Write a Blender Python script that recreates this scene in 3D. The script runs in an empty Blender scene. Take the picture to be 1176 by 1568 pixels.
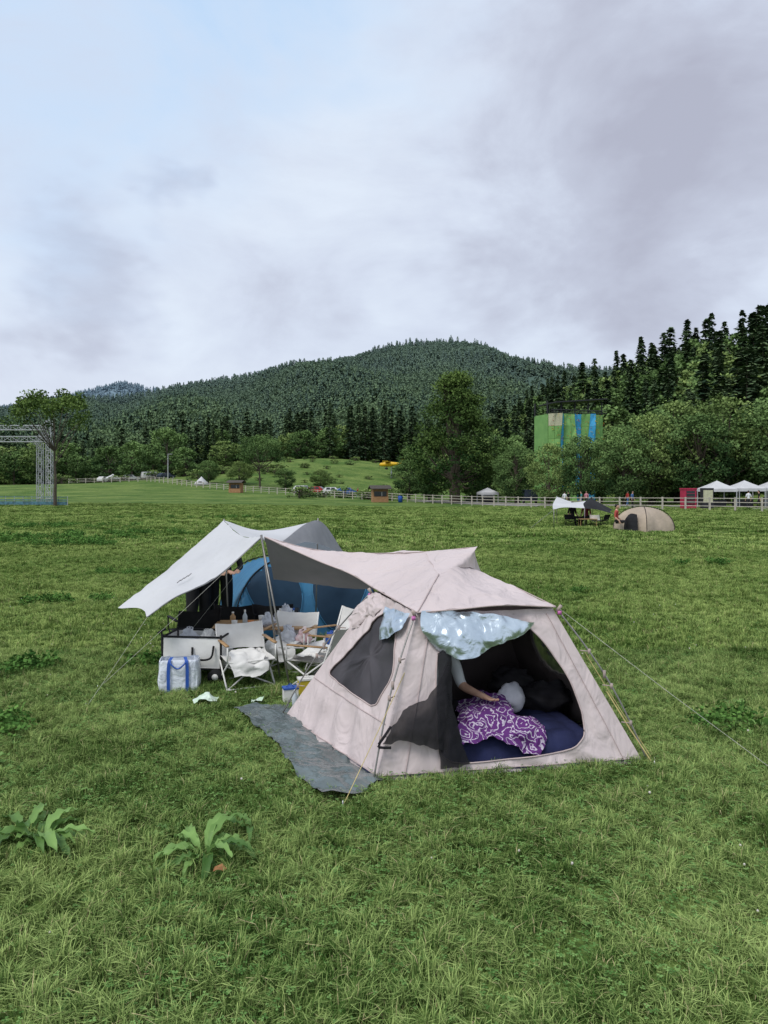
import bpy, math, random
import numpy as np
from mathutils import Vector, Matrix, noise
random.seed(7); RNG=np.random.default_rng(7)
scene=bpy.context.scene
scene.view_settings.view_transform='Standard'
scene.view_settings.look='None'
scene.view_settings.exposure=0
scene.view_settings.gamma=1

# ------------------------------------------------------------ materials
def pm(name,col,col2=None,rough=.75,scale=6,bump=0,bscale=40,metal=0,spec=.3,trans=0,alpha=1,detail=4,stretch=None,lo=.35,hi=.65,world=False,bdist=.01):
    m=bpy.data.materials.new(name); m.use_nodes=True
    nt=m.node_tree; N=nt.nodes; L=nt.links
    b=N['Principled BSDF']; out=N['Material Output']
    b.inputs['Roughness'].default_value=rough; b.inputs['Metallic'].default_value=metal
    b.inputs['Specular IOR Level'].default_value=spec
    if world:
        g_=N.new('ShaderNodeNewGeometry'); src=g_.outputs['Position']
    else:
        tc=N.new('ShaderNodeTexCoord'); src=tc.outputs['Object']
    if stretch:
        mp=N.new('ShaderNodeMapping'); mp.inputs['Scale'].default_value=stretch
        L.new(src,mp.inputs['Vector']); src=mp.outputs['Vector']
    if col2 is None: col2=tuple(c*.78 for c in col)
    n=N.new('ShaderNodeTexNoise'); n.inputs['Scale'].default_value=scale; n.inputs['Detail'].default_value=detail
    L.new(src,n.inputs['Vector'])
    r=N.new('ShaderNodeValToRGB'); r.color_ramp.elements[0].position=lo; r.color_ramp.elements[1].position=hi
    r.color_ramp.elements[0].color=(*col2,1); r.color_ramp.elements[1].color=(*col,1)
    L.new(n.outputs['Fac'],r.inputs['Fac']); L.new(r.outputs['Color'],b.inputs['Base Color'])
    if bump:
        n2=N.new('ShaderNodeTexNoise'); n2.inputs['Scale'].default_value=bscale; n2.inputs['Detail'].default_value=3
        n2.inputs['Distortion'].default_value=.6
        L.new(src,n2.inputs['Vector'])
        bp=N.new('ShaderNodeBump'); bp.inputs['Strength'].default_value=bump; bp.inputs['Distance'].default_value=bdist
        L.new(n2.outputs['Fac'],bp.inputs['Height']); L.new(bp.outputs['Normal'],b.inputs['Normal'])
    sh=b.outputs['BSDF']
    if trans:
        t=N.new('ShaderNodeBsdfTranslucent'); L.new(r.outputs['Color'],t.inputs['Color'])
        mx=N.new('ShaderNodeMixShader'); mx.inputs[0].default_value=trans
        L.new(sh,mx.inputs[1]); L.new(t.outputs[0],mx.inputs[2]); sh=mx.outputs[0]
    if alpha<1:
        t=N.new('ShaderNodeBsdfTransparent'); mx=N.new('ShaderNodeMixShader'); mx.inputs[0].default_value=alpha
        L.new(t.outputs[0],mx.inputs[1]); L.new(sh,mx.inputs[2]); sh=mx.outputs[0]
    L.new(sh,out.inputs['Surface'])
    return m

def leafmat(name,dark,light,trans=0,haze=None,wscale=.4,rough=.6,use_tint=True,patch=0.5,dist=(300,1100),gloss=0,orand=.3,det=3):
    """foliage: per clump tint attribute + per instance random + world noise"""
    m=bpy.data.materials.new(name); m.use_nodes=True
    nt=m.node_tree; N=nt.nodes; L=nt.links
    out=N['Material Output']
    if gloss:
        b=N['Principled BSDF']; b.inputs['Roughness'].default_value=rough; b.inputs['Specular IOR Level'].default_value=gloss; cin=b.inputs['Base Color']
    else:
        N.remove(N['Principled BSDF']); b=N.new('ShaderNodeBsdfDiffuse'); cin=b.inputs['Color']
    g_=N.new('ShaderNodeNewGeometry')
    n=N.new('ShaderNodeTexNoise'); n.inputs['Scale'].default_value=wscale; n.inputs['Detail'].default_value=det; n.inputs['Roughness'].default_value=.65
    L.new(g_.outputs['Position'],n.inputs['Vector'])
    oi=N.new('ShaderNodeObjectInfo')
    mth=N.new('ShaderNodeMath'); mth.operation='MULTIPLY_ADD'; mth.inputs[1].default_value=orand; 
    L.new(oi.outputs['Random'],mth.inputs[0])
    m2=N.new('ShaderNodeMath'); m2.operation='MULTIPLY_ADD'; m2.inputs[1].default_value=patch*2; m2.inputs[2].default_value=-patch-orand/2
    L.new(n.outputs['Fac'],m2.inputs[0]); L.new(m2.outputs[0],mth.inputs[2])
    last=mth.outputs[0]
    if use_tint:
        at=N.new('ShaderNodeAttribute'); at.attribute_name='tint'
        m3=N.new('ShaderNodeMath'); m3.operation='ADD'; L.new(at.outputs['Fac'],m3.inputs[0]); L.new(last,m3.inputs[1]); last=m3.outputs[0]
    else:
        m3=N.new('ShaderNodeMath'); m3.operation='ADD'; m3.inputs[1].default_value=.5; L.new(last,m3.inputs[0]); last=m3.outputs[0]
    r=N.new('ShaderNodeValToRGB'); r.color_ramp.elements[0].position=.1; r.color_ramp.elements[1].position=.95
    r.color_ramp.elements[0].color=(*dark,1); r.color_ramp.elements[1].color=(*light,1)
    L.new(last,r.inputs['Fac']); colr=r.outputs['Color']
    if haze:  # aerial haze painted into the base colour, stronger with world depth
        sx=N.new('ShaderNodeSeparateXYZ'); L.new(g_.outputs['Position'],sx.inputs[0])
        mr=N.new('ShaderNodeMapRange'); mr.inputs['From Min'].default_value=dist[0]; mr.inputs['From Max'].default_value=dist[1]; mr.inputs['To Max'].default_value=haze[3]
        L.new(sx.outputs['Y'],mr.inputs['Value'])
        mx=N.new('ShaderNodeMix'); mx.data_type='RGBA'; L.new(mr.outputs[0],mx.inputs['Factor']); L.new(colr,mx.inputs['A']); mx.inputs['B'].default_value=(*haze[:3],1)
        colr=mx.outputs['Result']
    L.new(colr,cin)
    sh=b.outputs[0]
    if trans:
        t=N.new('ShaderNodeBsdfTranslucent'); L.new(colr,t.inputs['Color'])
        mx=N.new('ShaderNodeMixShader'); mx.inputs[0].default_value=trans
        L.new(sh,mx.inputs[1]); L.new(t.outputs[0],mx.inputs[2]); sh=mx.outputs[0]
    L.new(sh,out.inputs['Surface'])
    return m

# ------------------------------------------------------------ mesh builder
class MB:
    def __init__(s): s.v=[];s.f=[];s.m=[];s.t=[];s.tint=.5
    def add(s,vs,fs,mi=0):
        o=len(s.v); s.v.extend([tuple(map(float,p)) for p in vs]); s.t.extend([s.tint]*len(vs))
        s.f.extend([tuple(i+o for i in f) for f in fs]); s.m.extend([mi]*len(fs))
    def box(s,c,sz,mi=0,rz=0,rot=None,taper=1):
        x,y,z=[a/2 for a in sz]
        P=[Vector((sx*x*(taper if sz_>0 else 1),sy*y*(taper if sz_>0 else 1),sz_*z)) for sz_ in(-1,1) for sy in(-1,1) for sx in(-1,1)]
        M=rot if rot else Matrix.Rotation(rz,3,'Z')
        P=[M@p+Vector(c) for p in P]
        s.add(P,[(0,2,3,1),(4,5,7,6),(0,1,5,4),(2,6,7,3),(0,4,6,2),(1,3,7,5)],mi)
    def tube(s,pts,r,mi=0,n=6,cap=True):
        pts=[Vector(p) for p in pts]; k=len(pts)
        rs=r if isinstance(r,(list,tuple)) else [r]*k
        V=[];F=[]
        for i,p in enumerate(pts):
            d=(pts[min(i+1,k-1)]-pts[max(i-1,0)])
            if d.length<1e-9: d=Vector((0,0,1))
            d.normalize(); u=d.cross(Vector((0,0,1)))
            if u.length<.05: u=d.cross(Vector((1,0,0)))
            u.normalize(); w=d.cross(u)
            for j in range(n):
                a=2*math.pi*j/n; V.append(p+(u*math.cos(a)+w*math.sin(a))*rs[i])
        for i in range(k-1):
            for j in range(n):
                F.append((i*n+j,i*n+(j+1)%n,(i+1)*n+(j+1)%n,(i+1)*n+j))
        if cap: F.append(tuple(range(n))[::-1]); F.append(tuple((k-1)*n+j for j in range(n)))
        s.add(V,F,mi)
    def ell(s,c,r,mi=0,nu=12,nv=8,rot=None,fn=None):
        V=[];F=[]
        for i in range(nv+1):
            th=math.pi*i/nv
            for j in range(nu):
                ph=2*math.pi*j/nu
                p=Vector((math.sin(th)*math.cos(ph),math.sin(th)*math.sin(ph),math.cos(th)))
                if fn: p=fn(p)
                p=Vector((p.x*r[0],p.y*r[1],p.z*r[2]))
                if rot: p=rot@p
                V.append(p+Vector(c))
        for i in range(nv):
            for j in range(nu):
                F.append((i*nu+j,(i+1)*nu+j,(i+1)*nu+(j+1)%nu,i*nu+(j+1)%nu))
        s.add(V,F,mi)
    def grid(s,G,mi=0):
        nv,nu=G.shape[:2]; V=G.reshape(-1,3)
        F=[(i*nu+j,i*nu+j+1,(i+1)*nu+j+1,(i+1)*nu+j) for i in range(nv-1) for j in range(nu-1)]
        s.add(V.tolist(),F,mi)
    def mesh(s,name,mats,smooth=True,tint=False):
        me=bpy.data.meshes.new(name); me.from_pydata(s.v,[],s.f)
        for m in mats: me.materials.append(m)
        me.polygons.foreach_set('material_index',s.m)
        if smooth: me.polygons.foreach_set('use_smooth',[True]*len(s.f))
        if tint:
            a=me.attributes.new('tint','FLOAT','POINT'); a.data.foreach_set('value',s.t)
        me.update(); return me
    def obj(s,name,mats,parent=None,smooth=True,loc=None,rz=0,tint=False,sharp=None):
        me=s.mesh(name,mats,smooth,tint); o=bpy.data.objects.new(name,me); scene.collection.objects.link(o)
        if smooth and sharp is not None:
            try: me.set_sharp_from_angle(angle=math.radians(sharp))
            except Exception: pass
        if loc: o.location=loc
        o.rotation_euler[2]=rz
        if parent: 
            o.parent=parent; o.matrix_parent_inverse=Matrix.Translation(-Vector(parent.location))
        return o
def empty(name,loc=(0,0,0)):
    e=bpy.data.objects.new(name,None); e.location=loc; e.empty_display_size=.3; scene.collection.objects.link(e); return e

def cat(P,n):
    P=np.asarray(P,float); k=len(P)
    t=np.linspace(0,k-1,n); i=np.minimum(t.astype(int),k-2); f=(t-i)[:,None]
    if P.ndim==3: f=f[:,:,None]
    if k==2: return P[i]*(1-f)+P[i+1]*f
    Q=np.concatenate([[2*P[0]-P[1]],P,[2*P[-1]-P[-2]]])
    a,b,c,d=Q[i],Q[i+1],Q[i+2],Q[i+3]
    return .5*((2*b)+(-a+c)*f+(2*a-5*b+4*c-d)*f**2+(-a+3*b-3*c+d)*f**3)
def wrinkle(G,amp,freq,str_=(1,1,1)):
    if amp==0: return G
    S=G.shape; F=G.reshape(-1,3).copy()
    for i in range(len(F)):
        p=Vector((F[i][0]*str_[0],F[i][1]*str_[1],F[i][2]*str_[2]))*freq
        d=noise.noise_vector(p)*amp+noise.noise_vector(p*2.7)*amp*.4
        F[i]+=d
    return F.reshape(S)
def patch(rows,nu=40,nv=24,amp=0,freq=4,str_=(1,1,1)):
    R=np.array([cat(r,nu) for r in rows]); G=cat(R,nv)
    return wrinkle(G,amp,freq,str_)

def sst(a,b,x):
    t=np.clip((np.asarray(x,float)-a)/(b-a),0,1); return t*t*(3-2*t)
def g(x,y):
    x=np.asarray(x,float); y=np.asarray(y,float)
    z=2.3*sst(85,170,y)*sst(8,-40,x)
    z=z+10*sst(140,240,y)*np.exp(-((x+12)/48)**2)
    thr=45-.12*(y-110)
    z=z+26*sst(0,55,x-thr)*sst(80,170,y)
    z=z+.22*sst(16,60,y)*np.sin(x*.07+1)*np.sin(y*.055)
    return z
def gz(x,y): return float(g(x,y))
R=math.radians

# ------------------------------------------------------------ camera
cam=bpy.data.cameras.new('camera'); co=bpy.data.objects.new('camera',cam); scene.collection.objects.link(co)
co.location=(0,0,2.15); co.rotation_euler=(math.radians(90),0,0)
cam.sensor_fit='VERTICAL'; cam.sensor_height=36; cam.lens=26.0; cam.shift_y=-.0249; cam.clip_start=.05; cam.clip_end=8000
scene.camera=co

# ------------------------------------------------------------ sky
w=bpy.data.worlds.new('World'); scene.world=w; w.use_nodes=True
nt=w.node_tree; N=nt.nodes; L=nt.links; N.clear()
out=N.new('ShaderNodeOutputWorld'); sky=N.new('ShaderNodeTexSky'); sky.sky_type='NISHITA'; sky.sun_disc=False
sky.sun_elevation=math.radians(55); sky.sun_rotation=math.radians(-140)
bg1=N.new('ShaderNodeBackground'); bg1.inputs[1].default_value=.14; L.new(sky.outputs[0],bg1.inputs[0])
tc=N.new('ShaderNodeTexCoord')
mp=N.new('ShaderNodeMapping'); mp.inputs['Scale'].default_value=(1,1,1.9); L.new(tc.outputs['Generated'],mp.inputs[0])
def nz(scale,detail,rough=.55,dist=0):
    n=N.new('ShaderNodeTexNoise'); n.inputs['Scale'].default_value=scale; n.inputs['Detail'].default_value=detail
    n.inputs['Roughness'].default_value=rough; n.inputs['Distortion'].default_value=dist
    L.new(mp.outputs[0],n.inputs['Vector']); return n
nw=nz(3.6,4,.6)
sub=N.new('ShaderNodeVectorMath'); sub.operation='SUBTRACT'; L.new(nw.outputs['Color'],sub.inputs[0]); sub.inputs[1].default_value=(.5,.5,.5)
sc=N.new('ShaderNodeVectorMath'); sc.operation='SCALE'; L.new(sub.outputs[0],sc.inputs[0]); sc.inputs['Scale'].default_value=.34
wp=N.new('ShaderNodeVectorMath'); wp.operation='ADD'; L.new(tc.outputs['Generated'],wp.inputs[0]); L.new(sc.outputs[0],wp.inputs[1])
def blob(az,el,r,wt,k=.25):
    d=Vector((math.sin(az)*math.cos(el),math.cos(az)*math.cos(el),math.sin(el)))
    ds=N.new('ShaderNodeVectorMath'); ds.operation='DISTANCE'; L.new(wp.outputs[0],ds.inputs[0]); ds.inputs[1].default_value=d
    mr=N.new('ShaderNodeMapRange'); mr.interpolation_type='SMOOTHSTEP'
    mr.inputs['From Min'].default_value=r; mr.inputs['From Max'].default_value=r*k; mr.inputs['To Min'].default_value=0; mr.inputs['To Max'].default_value=wt
    L.new(ds.outputs['Value'],mr.inputs['Value']); return mr.outputs[0]
def addall(lst):
    cur=lst[0]
    for x in lst[1:]:
        a=N.new('ShaderNodeMath'); a.operation='ADD'; L.new(cur,a.inputs[0]); L.new(x,a.inputs[1]); cur=a.outputs[0]
    return cur
dark=[blob(R(15),R(24),.32,.52,.3),blob(R(24),R(20),.24,.38,.3),blob(R(-14.5),R(21.5),.075,.45,.3),
      blob(R(-23),R(14.5),.14,.5,.3),blob(R(-6),R(9),.16,.25),blob(R(20),R(9.5),.16,.2),blob(R(4),R(16),.10,-.25),blob(R(60),R(30),.6,.3),blob(R(-70),R(35),.6,.3)]
n1=nz(3.0,7,.60,.35)
mn=N.new('ShaderNodeMapRange'); mn.inputs['From Min'].default_value=.32; mn.inputs['From Max'].default_value=.68; mn.inputs['To Min'].default_value=-.20; mn.inputs['To Max'].default_value=.42
L.new(n1.outputs['Fac'],mn.inputs['Value'])
D=addall(dark+[mn.outputs[0]])
rp=N.new('ShaderNodeValToRGB'); L.new(D,rp.inputs[0])
e=rp.color_ramp.elements; e[0].position=0; e[0].color=(.78,.86,.98,1); e[1].position=1; e[1].color=(.47,.49,.60,1)
x=e.new(.30); x.color=(.69,.755,.89,1); x=e.new(.60); x.color=(.57,.61,.735,1)
bl=addall([blob(R(-26),R(34),.46,.85),blob(R(-5),R(36),.25,.45),blob(R(30),R(38),.15,.25)])
mb=N.new('ShaderNodeMath'); mb.operation='MULTIPLY'; L.new(bl,mb.inputs[0]); 
m4=N.new('ShaderNodeMapRange'); m4.inputs['From Min'].default_value=.6; m4.inputs['From Max'].default_value=.4; m4.inputs['To Min'].default_value=.45; L.new(n1.outputs['Fac'],m4.inputs['Value']); L.new(m4.outputs[0],mb.inputs[1])
mxc=N.new('ShaderNodeMix'); mxc.data_type='RGBA'; L.new(mb.outputs[0],mxc.inputs['Factor']); L.new(rp.outputs[0],mxc.inputs['A']); mxc.inputs['B'].default_value=(.56,.74,.98,1)
sz=N.new('ShaderNodeSeparateXYZ'); L.new(tc.outputs['Generated'],sz.inputs[0])
hz=N.new('ShaderNodeMapRange'); hz.interpolation_type='SMOOTHSTEP'; hz.inputs['From Min'].default_value=.20; hz.inputs['From Max'].default_value=.05; hz.inputs['To Max'].default_value=.5
L.new(sz.outputs['Z'],hz.inputs['Value'])
mxh=N.new('ShaderNodeMix'); mxh.data_type='RGBA'; L.new(hz.outputs[0],mxh.inputs['Factor']); L.new(mxc.outputs['Result'],mxh.inputs['A']); mxh.inputs['B'].default_value=(.72,.75,.87,1)
bg2=N.new('ShaderNodeBackground'); bg2.inputs[1].default_value=1.0; L.new(mxh.outputs['Result'],bg2.inputs[0])
ms=N.new('ShaderNodeMixShader'); ms.inputs[0].default_value=.95; L.new(bg1.outputs[0],ms.inputs[1]); L.new(bg2.outputs[0],ms.inputs[2]); L.new(ms.outputs[0],out.inputs[0])
sun=bpy.data.lights.new('sun','SUN'); sun.energy=2.2; sun.angle=math.radians(24); sun.color=(1,.97,.92)
so=bpy.data.objects.new('sun',sun); scene.collection.objects.link(so)
az=R(-140); el=R(55)
tos=Vector((math.sin(az)*math.cos(el),math.cos(az)*math.cos(el),math.sin(el)))
so.rotation_euler=tos.to_track_quat('Z','Y').to_euler(); so.location=(0,0,50)

# ------------------------------------------------------------ shared materials
M_white=pm('white_canvas',(.74,.73,.71),(.64,.63,.61),scale=5,rough=.8,bump=.3,bscale=14)
M_black=pm('black_fabric',(.014,.014,.016),(.007,.007,.009),rough=.85,bump=.3,bscale=15)
M_skin=pm('skin',(.52,.32,.23),(.45,.27,.19),scale=20,rough=.5)
M_hair=pm('black_hair',(.012,.010,.009),rough=.5,bump=.6,bscale=60)
M_steel=pm('dark_steel',(.03,.03,.035),rough=.5)

# ------------------------------------------------------------ people
def head(mb,c,rz,pitch,hair_i,skin_i,dark_i,long_=False):
    M=Matrix.Rotation(rz,3,'Z')@Matrix.Rotation(pitch,3,'X')
    def sh(p):
        q=p.copy()
        if q.z<0: q.x*=1-.28*(-q.z); q.y*=1-.1*(-q.z)
        return q
    mb.ell(c,(.074,.094,.115),skin_i,20,14,M,sh)
    def at(x,y,z): return Vector(c)+M@Vector((x,y,z))
    mb.ell(at(0,-.096,-.012),(.012,.016,.024),skin_i,8,6,M)
    for s in(-1,1):
        mb.ell(at(s*.030,-.084,.008),(.012,.006,.006),dark_i,8,5,M); mb.ell(at(s*.030,-.086,.028),(.018,.005,.004),dark_i,8,4,M)
        mb.ell(at(s*.075,.005,-.005),(.010,.018,.030),skin_i,8,6,M)
    mb.ell(at(0,-.083,-.052),(.022,.006,.006),dark_i,8,5,M)
    def hr(p):
        q=p.copy()
        if q.y<-.2 and q.z<.42: q=q*.72
        if q.z<-.3 and not long_: q=q*.85
        return q*(1+.05*noise.noise(p*6))
    mb.ell(at(0,.014,.022),(.084,.100,.112),hair_i,20,14,M,hr)
    if long_: mb.ell(at(0,.07,-.08),(.07,.05,.15),hair_i,12,10,M)
def person(name,loc,rz,pose='stand',shirt=None,pants=None,headpitch=0,arms=None,long_=False,sleeves=False,loose=1):
    J=dict(pel=((0,0,.93),.135),sp=((0,0,1.12),.118),ch=((0,0,1.30),.14),nk=((0,0,1.46),.055),hd=((0,-.01,1.54),.05))
    for s,n in((1,'L'),(-1,'R')):
        J['sh'+n]=((s*.175,0,1.40),.062); J['el'+n]=((s*.235,.02,1.12),.045); J['wr'+n]=((s*.25,-.06,.88),.027); J['pa'+n]=((s*.25,-.08,.82),.030)
        J['hp'+n]=((s*.095,0,.88),.092*loose**.5); J['kn'+n]=((s*.105,-.01,.49),.060*loose); J['an'+n]=((s*.11,.02,.09),.040*loose); J['to'+n]=((s*.125,-.13,.035),.036)
    if pose=='walk':
        J['knL']=((.1,-.14,.50),.06);J['anL']=((.11,-.18,.09),.04);J['toL']=((.12,-.32,.05),.036);J['anR']=((-.11,.24,.14),.04);J['toR']=((-.12,.12,.04),.036);J['knR']=((-.1,.06,.49),.06)
        J['wrL']=((.25,.12,.9),.027);J['paL']=((.25,.12,.83),.03)
    if pose=='bend':
        for k,p in dict(sp=(0,-.08,1.08),ch=(0,-.25,1.17),nk=(0,-.38,1.23),hd=(0,-.44,1.26)).items(): J[k]=(p,J[k][1])
        for s,n in((1,'L'),(-1,'R')):
            J['sh'+n]=((s*.17,-.34,1.20),.062); J['el'+n]=((s*.22,-.38,.99),.045); J['wr'+n]=((s*.12,-.56,.96),.027); J['pa'+n]=((s*.10,-.63,.96),.03)
    if pose=='sit':
        for k in('pel','sp','ch','nk','hd'): p,r=J[k]; J[k]=((p[0],p[1],p[2]-.48),r)
        for n,s in(('L',1),('R',-1)):
            for k in('sh','el','wr','pa'): p,r=J[k+n]; J[k+n]=((p[0],p[1]-(.12 if k in('wr','pa') else 0),p[2]-.48+(.08 if k in('wr','pa') else 0)),r)
            J['hp'+n]=((s*.1,-.02,.42),.09);J['kn'+n]=((s*.12,-.42,.46),.062);J['an'+n]=((s*.12,-.46,.09),.04);J['to'+n]=((s*.12,-.6,.035),.036)
    if arms: 
        for k,v in arms.items(): J[k]=(v,J[k][1])
    names=list(J); E=[('pel','sp','s'),('sp','ch','s'),('ch','nk','s'),('nk','hd','k')]
    for n in'LR': E+=[('ch','sh'+n,'s'),('sh'+n,'el'+n,'s'),('el'+n,'wr'+n,'s' if sleeves else 'k'),('wr'+n,'pa'+n,'k'),('pel','hp'+n,'p'),('hp'+n,'kn'+n,'p'),('kn'+n,'an'+n,'p'),('an'+n,'to'+n,'o')]
    for n,s in(('L',1),('R',-1)):
        pa=Vector(J['pa'+n][0]); d=(pa-Vector(J['wr'+n][0])).normalized(); sd=d.cross(Vector((0,1,0)) if abs(d.y)<.8 else Vector((0,0,1))).normalized(); nn=d.cross(sd).normalized()
        side=nn if abs(d.y)<.8 else sd; cur=sd if side is nn else nn
        for f,(off,ln) in enumerate([(-.03,.065),(-.010,.078),(.010,.072),(.028,.055)]):
            b0=pa+side*off+d*.02; b1=b0+d*ln*.55+cur*.004; b2=b1+d*ln*.4+cur*.018
            for i,(p,r) in enumerate(((b0,.0105),(b1,.009),(b2,.0075))): J[f'f{n}{f}{i}']=(tuple(p),r); names.append(f'f{n}{f}{i}')
            E+=[('pa'+n,f'f{n}{f}0','k'),(f'f{n}{f}0',f'f{n}{f}1','k'),(f'f{n}{f}1',f'f{n}{f}2','k')]
        t0=pa-d*.02-side*.032; t1=t0+d*.03-side*.018
        for i,(p,r) in enumerate(((t0,.011),(t1,.009))): J[f't{n}{i}']=(tuple(p),r); names.append(f't{n}{i}')
        E+=[('pa'+n,f't{n}0','k'),(f't{n}0',f't{n}1','k')]
    idx={k:i for i,k in enumerate(names)}
    me=bpy.data.meshes.new(name+'_skel'); me.from_pydata([J[k][0] for k in names],[(idx[a],idx[b]) for a,b,_ in E],[])
    o=bpy.data.objects.new(name+'_skel',me); scene.collection.objects.link(o)
    md=o.modifiers.new('s','SKIN'); md.use_smooth_shade=True
    for i,k in enumerate(names):
        sv=me.skin_vertices[0].data[i]; r=J[k][1]; sv.radius=(r,r*(.72 if k in('ch','sp') else 1)) if k not in('pel',) else (r,r*.8); sv.use_root=(k=='pel')
    sb=o.modifiers.new('b','SUBSURF'); sb.levels=1; sb.render_levels=1
    dg=bpy.context.evaluated_depsgraph_get(); ev=o.evaluated_get(dg); m2=bpy.data.meshes.new_from_object(ev)
    bpy.data.objects.remove(o)
    V=np.array([v.co for v in m2.vertices]); mb=MB()
    fs=[tuple(p.vertices) for p in m2.polygons]; key={'s':0,'p':1,'k':2,'o':3}
    Cc=np.array([V[list(f)].mean(0) for f in fs]); best=np.full(len(fs),9.); bm=np.zeros(len(fs),int)
    for a,b_,k in E:
        a=np.array(J[a][0]); ab=np.array(J[b_][0])-a; t=np.clip(((Cc-a)@ab)/(ab@ab+1e-9),0,1); d_=np.linalg.norm(Cc-a-t[:,None]*ab,axis=1)
        q=d_<best; best[q]=d_[q]; bm[q]=key[k]
    mb.v=[tuple(v) for v in V]; mb.t=[.5]*len(V); mb.f=fs; mb.m=[int(i) for i in bm]
    hd=Vector(J['hd'][0])
    head(mb,hd+Vector((0,-.02,.07)) if pose!='bend' else hd+Vector((0,-.07,.02)),0,headpitch,4,2,5,long_)
    bpy.data.meshes.remove(m2)
    return mb.obj(name,[shirt or M_white,pants or M_black,M_skin,M_black,M_hair,M_black],None,True,loc,rz)
M_tee=pm('white_tshirt',(.72,.74,.75),(.6,.62,.64),bump=.4,bscale=10)
M_dgrey=pm('charcoal_cloth',(.03,.03,.035),(.018,.018,.02),rough=.9)
person('person_sitting',(.36,6.40,.06),0,'sit',M_tee,M_black,headpitch=.3,
       arms=dict(shL=(.22,-.12,.66),elL=(.285,-.25,.43),wrL=(.42,-.40,.40),paL=(.475,-.44,.385),knL=(.26,-.20,.24),anL=(.0,-.28,.14),toL=(-.1,-.26,.12),hpL=(.1,-.02,.24),knR=(-.26,-.2,.24),anR=(-.02,-.32,.14),toR=(.1,-.30,.12),hpR=(-.1,-.02,.24),pel=(0,0,.26),sp=(.01,-.04,.42),ch=(.03,-.10,.58),nk=(.04,-.13,.74),hd=(.05,-.16,.81),shR=(-.14,-.10,.66),elR=(-.22,-.16,.42),wrR=(-.16,-.3,.30),paR=(-.14,-.34,.28)))
person('person_standing',(-2.66,10.6,0),R(48),'bend',M_black,M_black,headpitch=.5,sleeves=True,loose=1.6)
person('person_standing',(-2.42,10.9,0),R(25),'bend',M_dgrey,M_black,headpitch=.5,sleeves=True,loose=1.6)
M_mar=pm('maroon_shirt',(.2,.03,.04)); M_rsh=pm('red_shirt',(.4,.06,.05))
person('person_seated',(9.9,38.9,gz(9.9,38.9)),R(20),'sit',M_black,M_black); person('person_seated',(10.6,38.8,gz(10.6,38.8)),R(-30),'sit',M_mar,M_black)
person('person_seated',(10.85,34.5,gz(10.9,34.6)),R(60),'sit',M_rsh,M_black)
sh=[pm('blue_shirt',(.08,.16,.35)),pm('red_jacket',(.45,.05,.04)),M_tee,M_black,pm('teal_shirt',(.05,.25,.25)),pm('pink_top',(.6,.25,.3))]
for i,(x,y) in enumerate([(-5.6,126),(-4.4,124),(20.5,84),(21.2,85),(22.4,84),(23.4,85.5),(26.2,78),(27.0,82),(34.5,70),(36,71),(38,70),(-28.5,147)]):
    person('person_walking',(x,y,gz(x,y)),R(i*67),'walk' if i%2 else 'stand',sh[i%6],[M_black,sh[0],M_steel][i%3])

# ------------------------------------------------------------ ground
def axis(a,lo,hi,n):
    return a*np.sinh(np.linspace(math.asinh(lo/a),math.asinh(hi/a),n))
xs=axis(12,-3500,3500,261); ys=axis(12,-40,5000,221)
X,Y=np.meshgrid(xs,ys); Z=g(X,Y)
def groundmat():
    m=bpy.data.materials.new('meadow'); m.use_nodes=True; N=m.node_tree.nodes; L=m.node_tree.links; b=N['Principled BSDF']
    b.inputs['Roughness'].default_value=.95; b.inputs['Specular IOR Level'].default_value=.1
    gg=N.new('ShaderNodeNewGeometry')
    def nn(s,d,st=(1,1,1)):
        mp=N.new('ShaderNodeMapping'); mp.inputs['Scale'].default_value=st; L.new(gg.outputs['Position'],mp.inputs[0])
        n=N.new('ShaderNodeTexNoise'); n.inputs['Scale'].default_value=s; n.inputs['Detail'].default_value=d; L.new(mp.outputs[0],n.inputs['Vector']); return n
    a=nn(.16,5,(1,1,1)); c=nn(1.6,4); d=nn(14,4)
    r=N.new('ShaderNodeValToRGB'); L.new(a.outputs['Fac'],r.inputs[0]); r.color_ramp.elements[0].position=.35; r.color_ramp.elements[1].position=.66
    r.color_ramp.elements[0].color=(.085,.16,.034,1); r.color_ramp.elements[1].color=(.20,.27,.075,1)
    r2=N.new('ShaderNodeValToRGB'); L.new(c.outputs['Fac'],r2.inputs[0]); r2.color_ramp.elements[0].position=.35; r2.color_ramp.elements[1].position=.7
    r2.color_ramp.elements[0].color=(.6,.65,.6,1); r2.color_ramp.elements[1].color=(1.1,1.1,1,1)
    mx=N.new('ShaderNodeMix'); mx.data_type='RGBA'; mx.blend_type='MULTIPLY'; mx.inputs['Factor'].default_value=.8; L.new(r.outputs[0],mx.inputs['A']); L.new(r2.outputs[0],mx.inputs['B'])
    r3=N.new('ShaderNodeValToRGB'); L.new(d.outputs['Fac'],r3.inputs[0]); r3.color_ramp.elements[0].position=.3; r3.color_ramp.elements[1].position=.7
    r3.color_ramp.elements[0].color=(.45,.45,.45,1); r3.color_ramp.elements[1].color=(1.1,1.1,1.1,1)
    mx2=N.new('ShaderNodeMix'); mx2.data_type='RGBA'; mx2.blend_type='MULTIPLY'; mx2.inputs['Factor'].default_value=.7; L.new(mx.outputs['Result'],mx2.inputs['A']); L.new(r3.outputs[0],mx2.inputs['B'])
    L.new(mx2.outputs['Result'],b.inputs['Base Color'])
    bp=N.new('ShaderNodeBump'); bp.inputs['Strength'].default_value=.8; bp.inputs['Distance'].default_value=.08; L.new(d.outputs['Fac'],bp.inputs['Height']); L.new(bp.outputs[0],b.inputs['Normal'])
    return m
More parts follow.
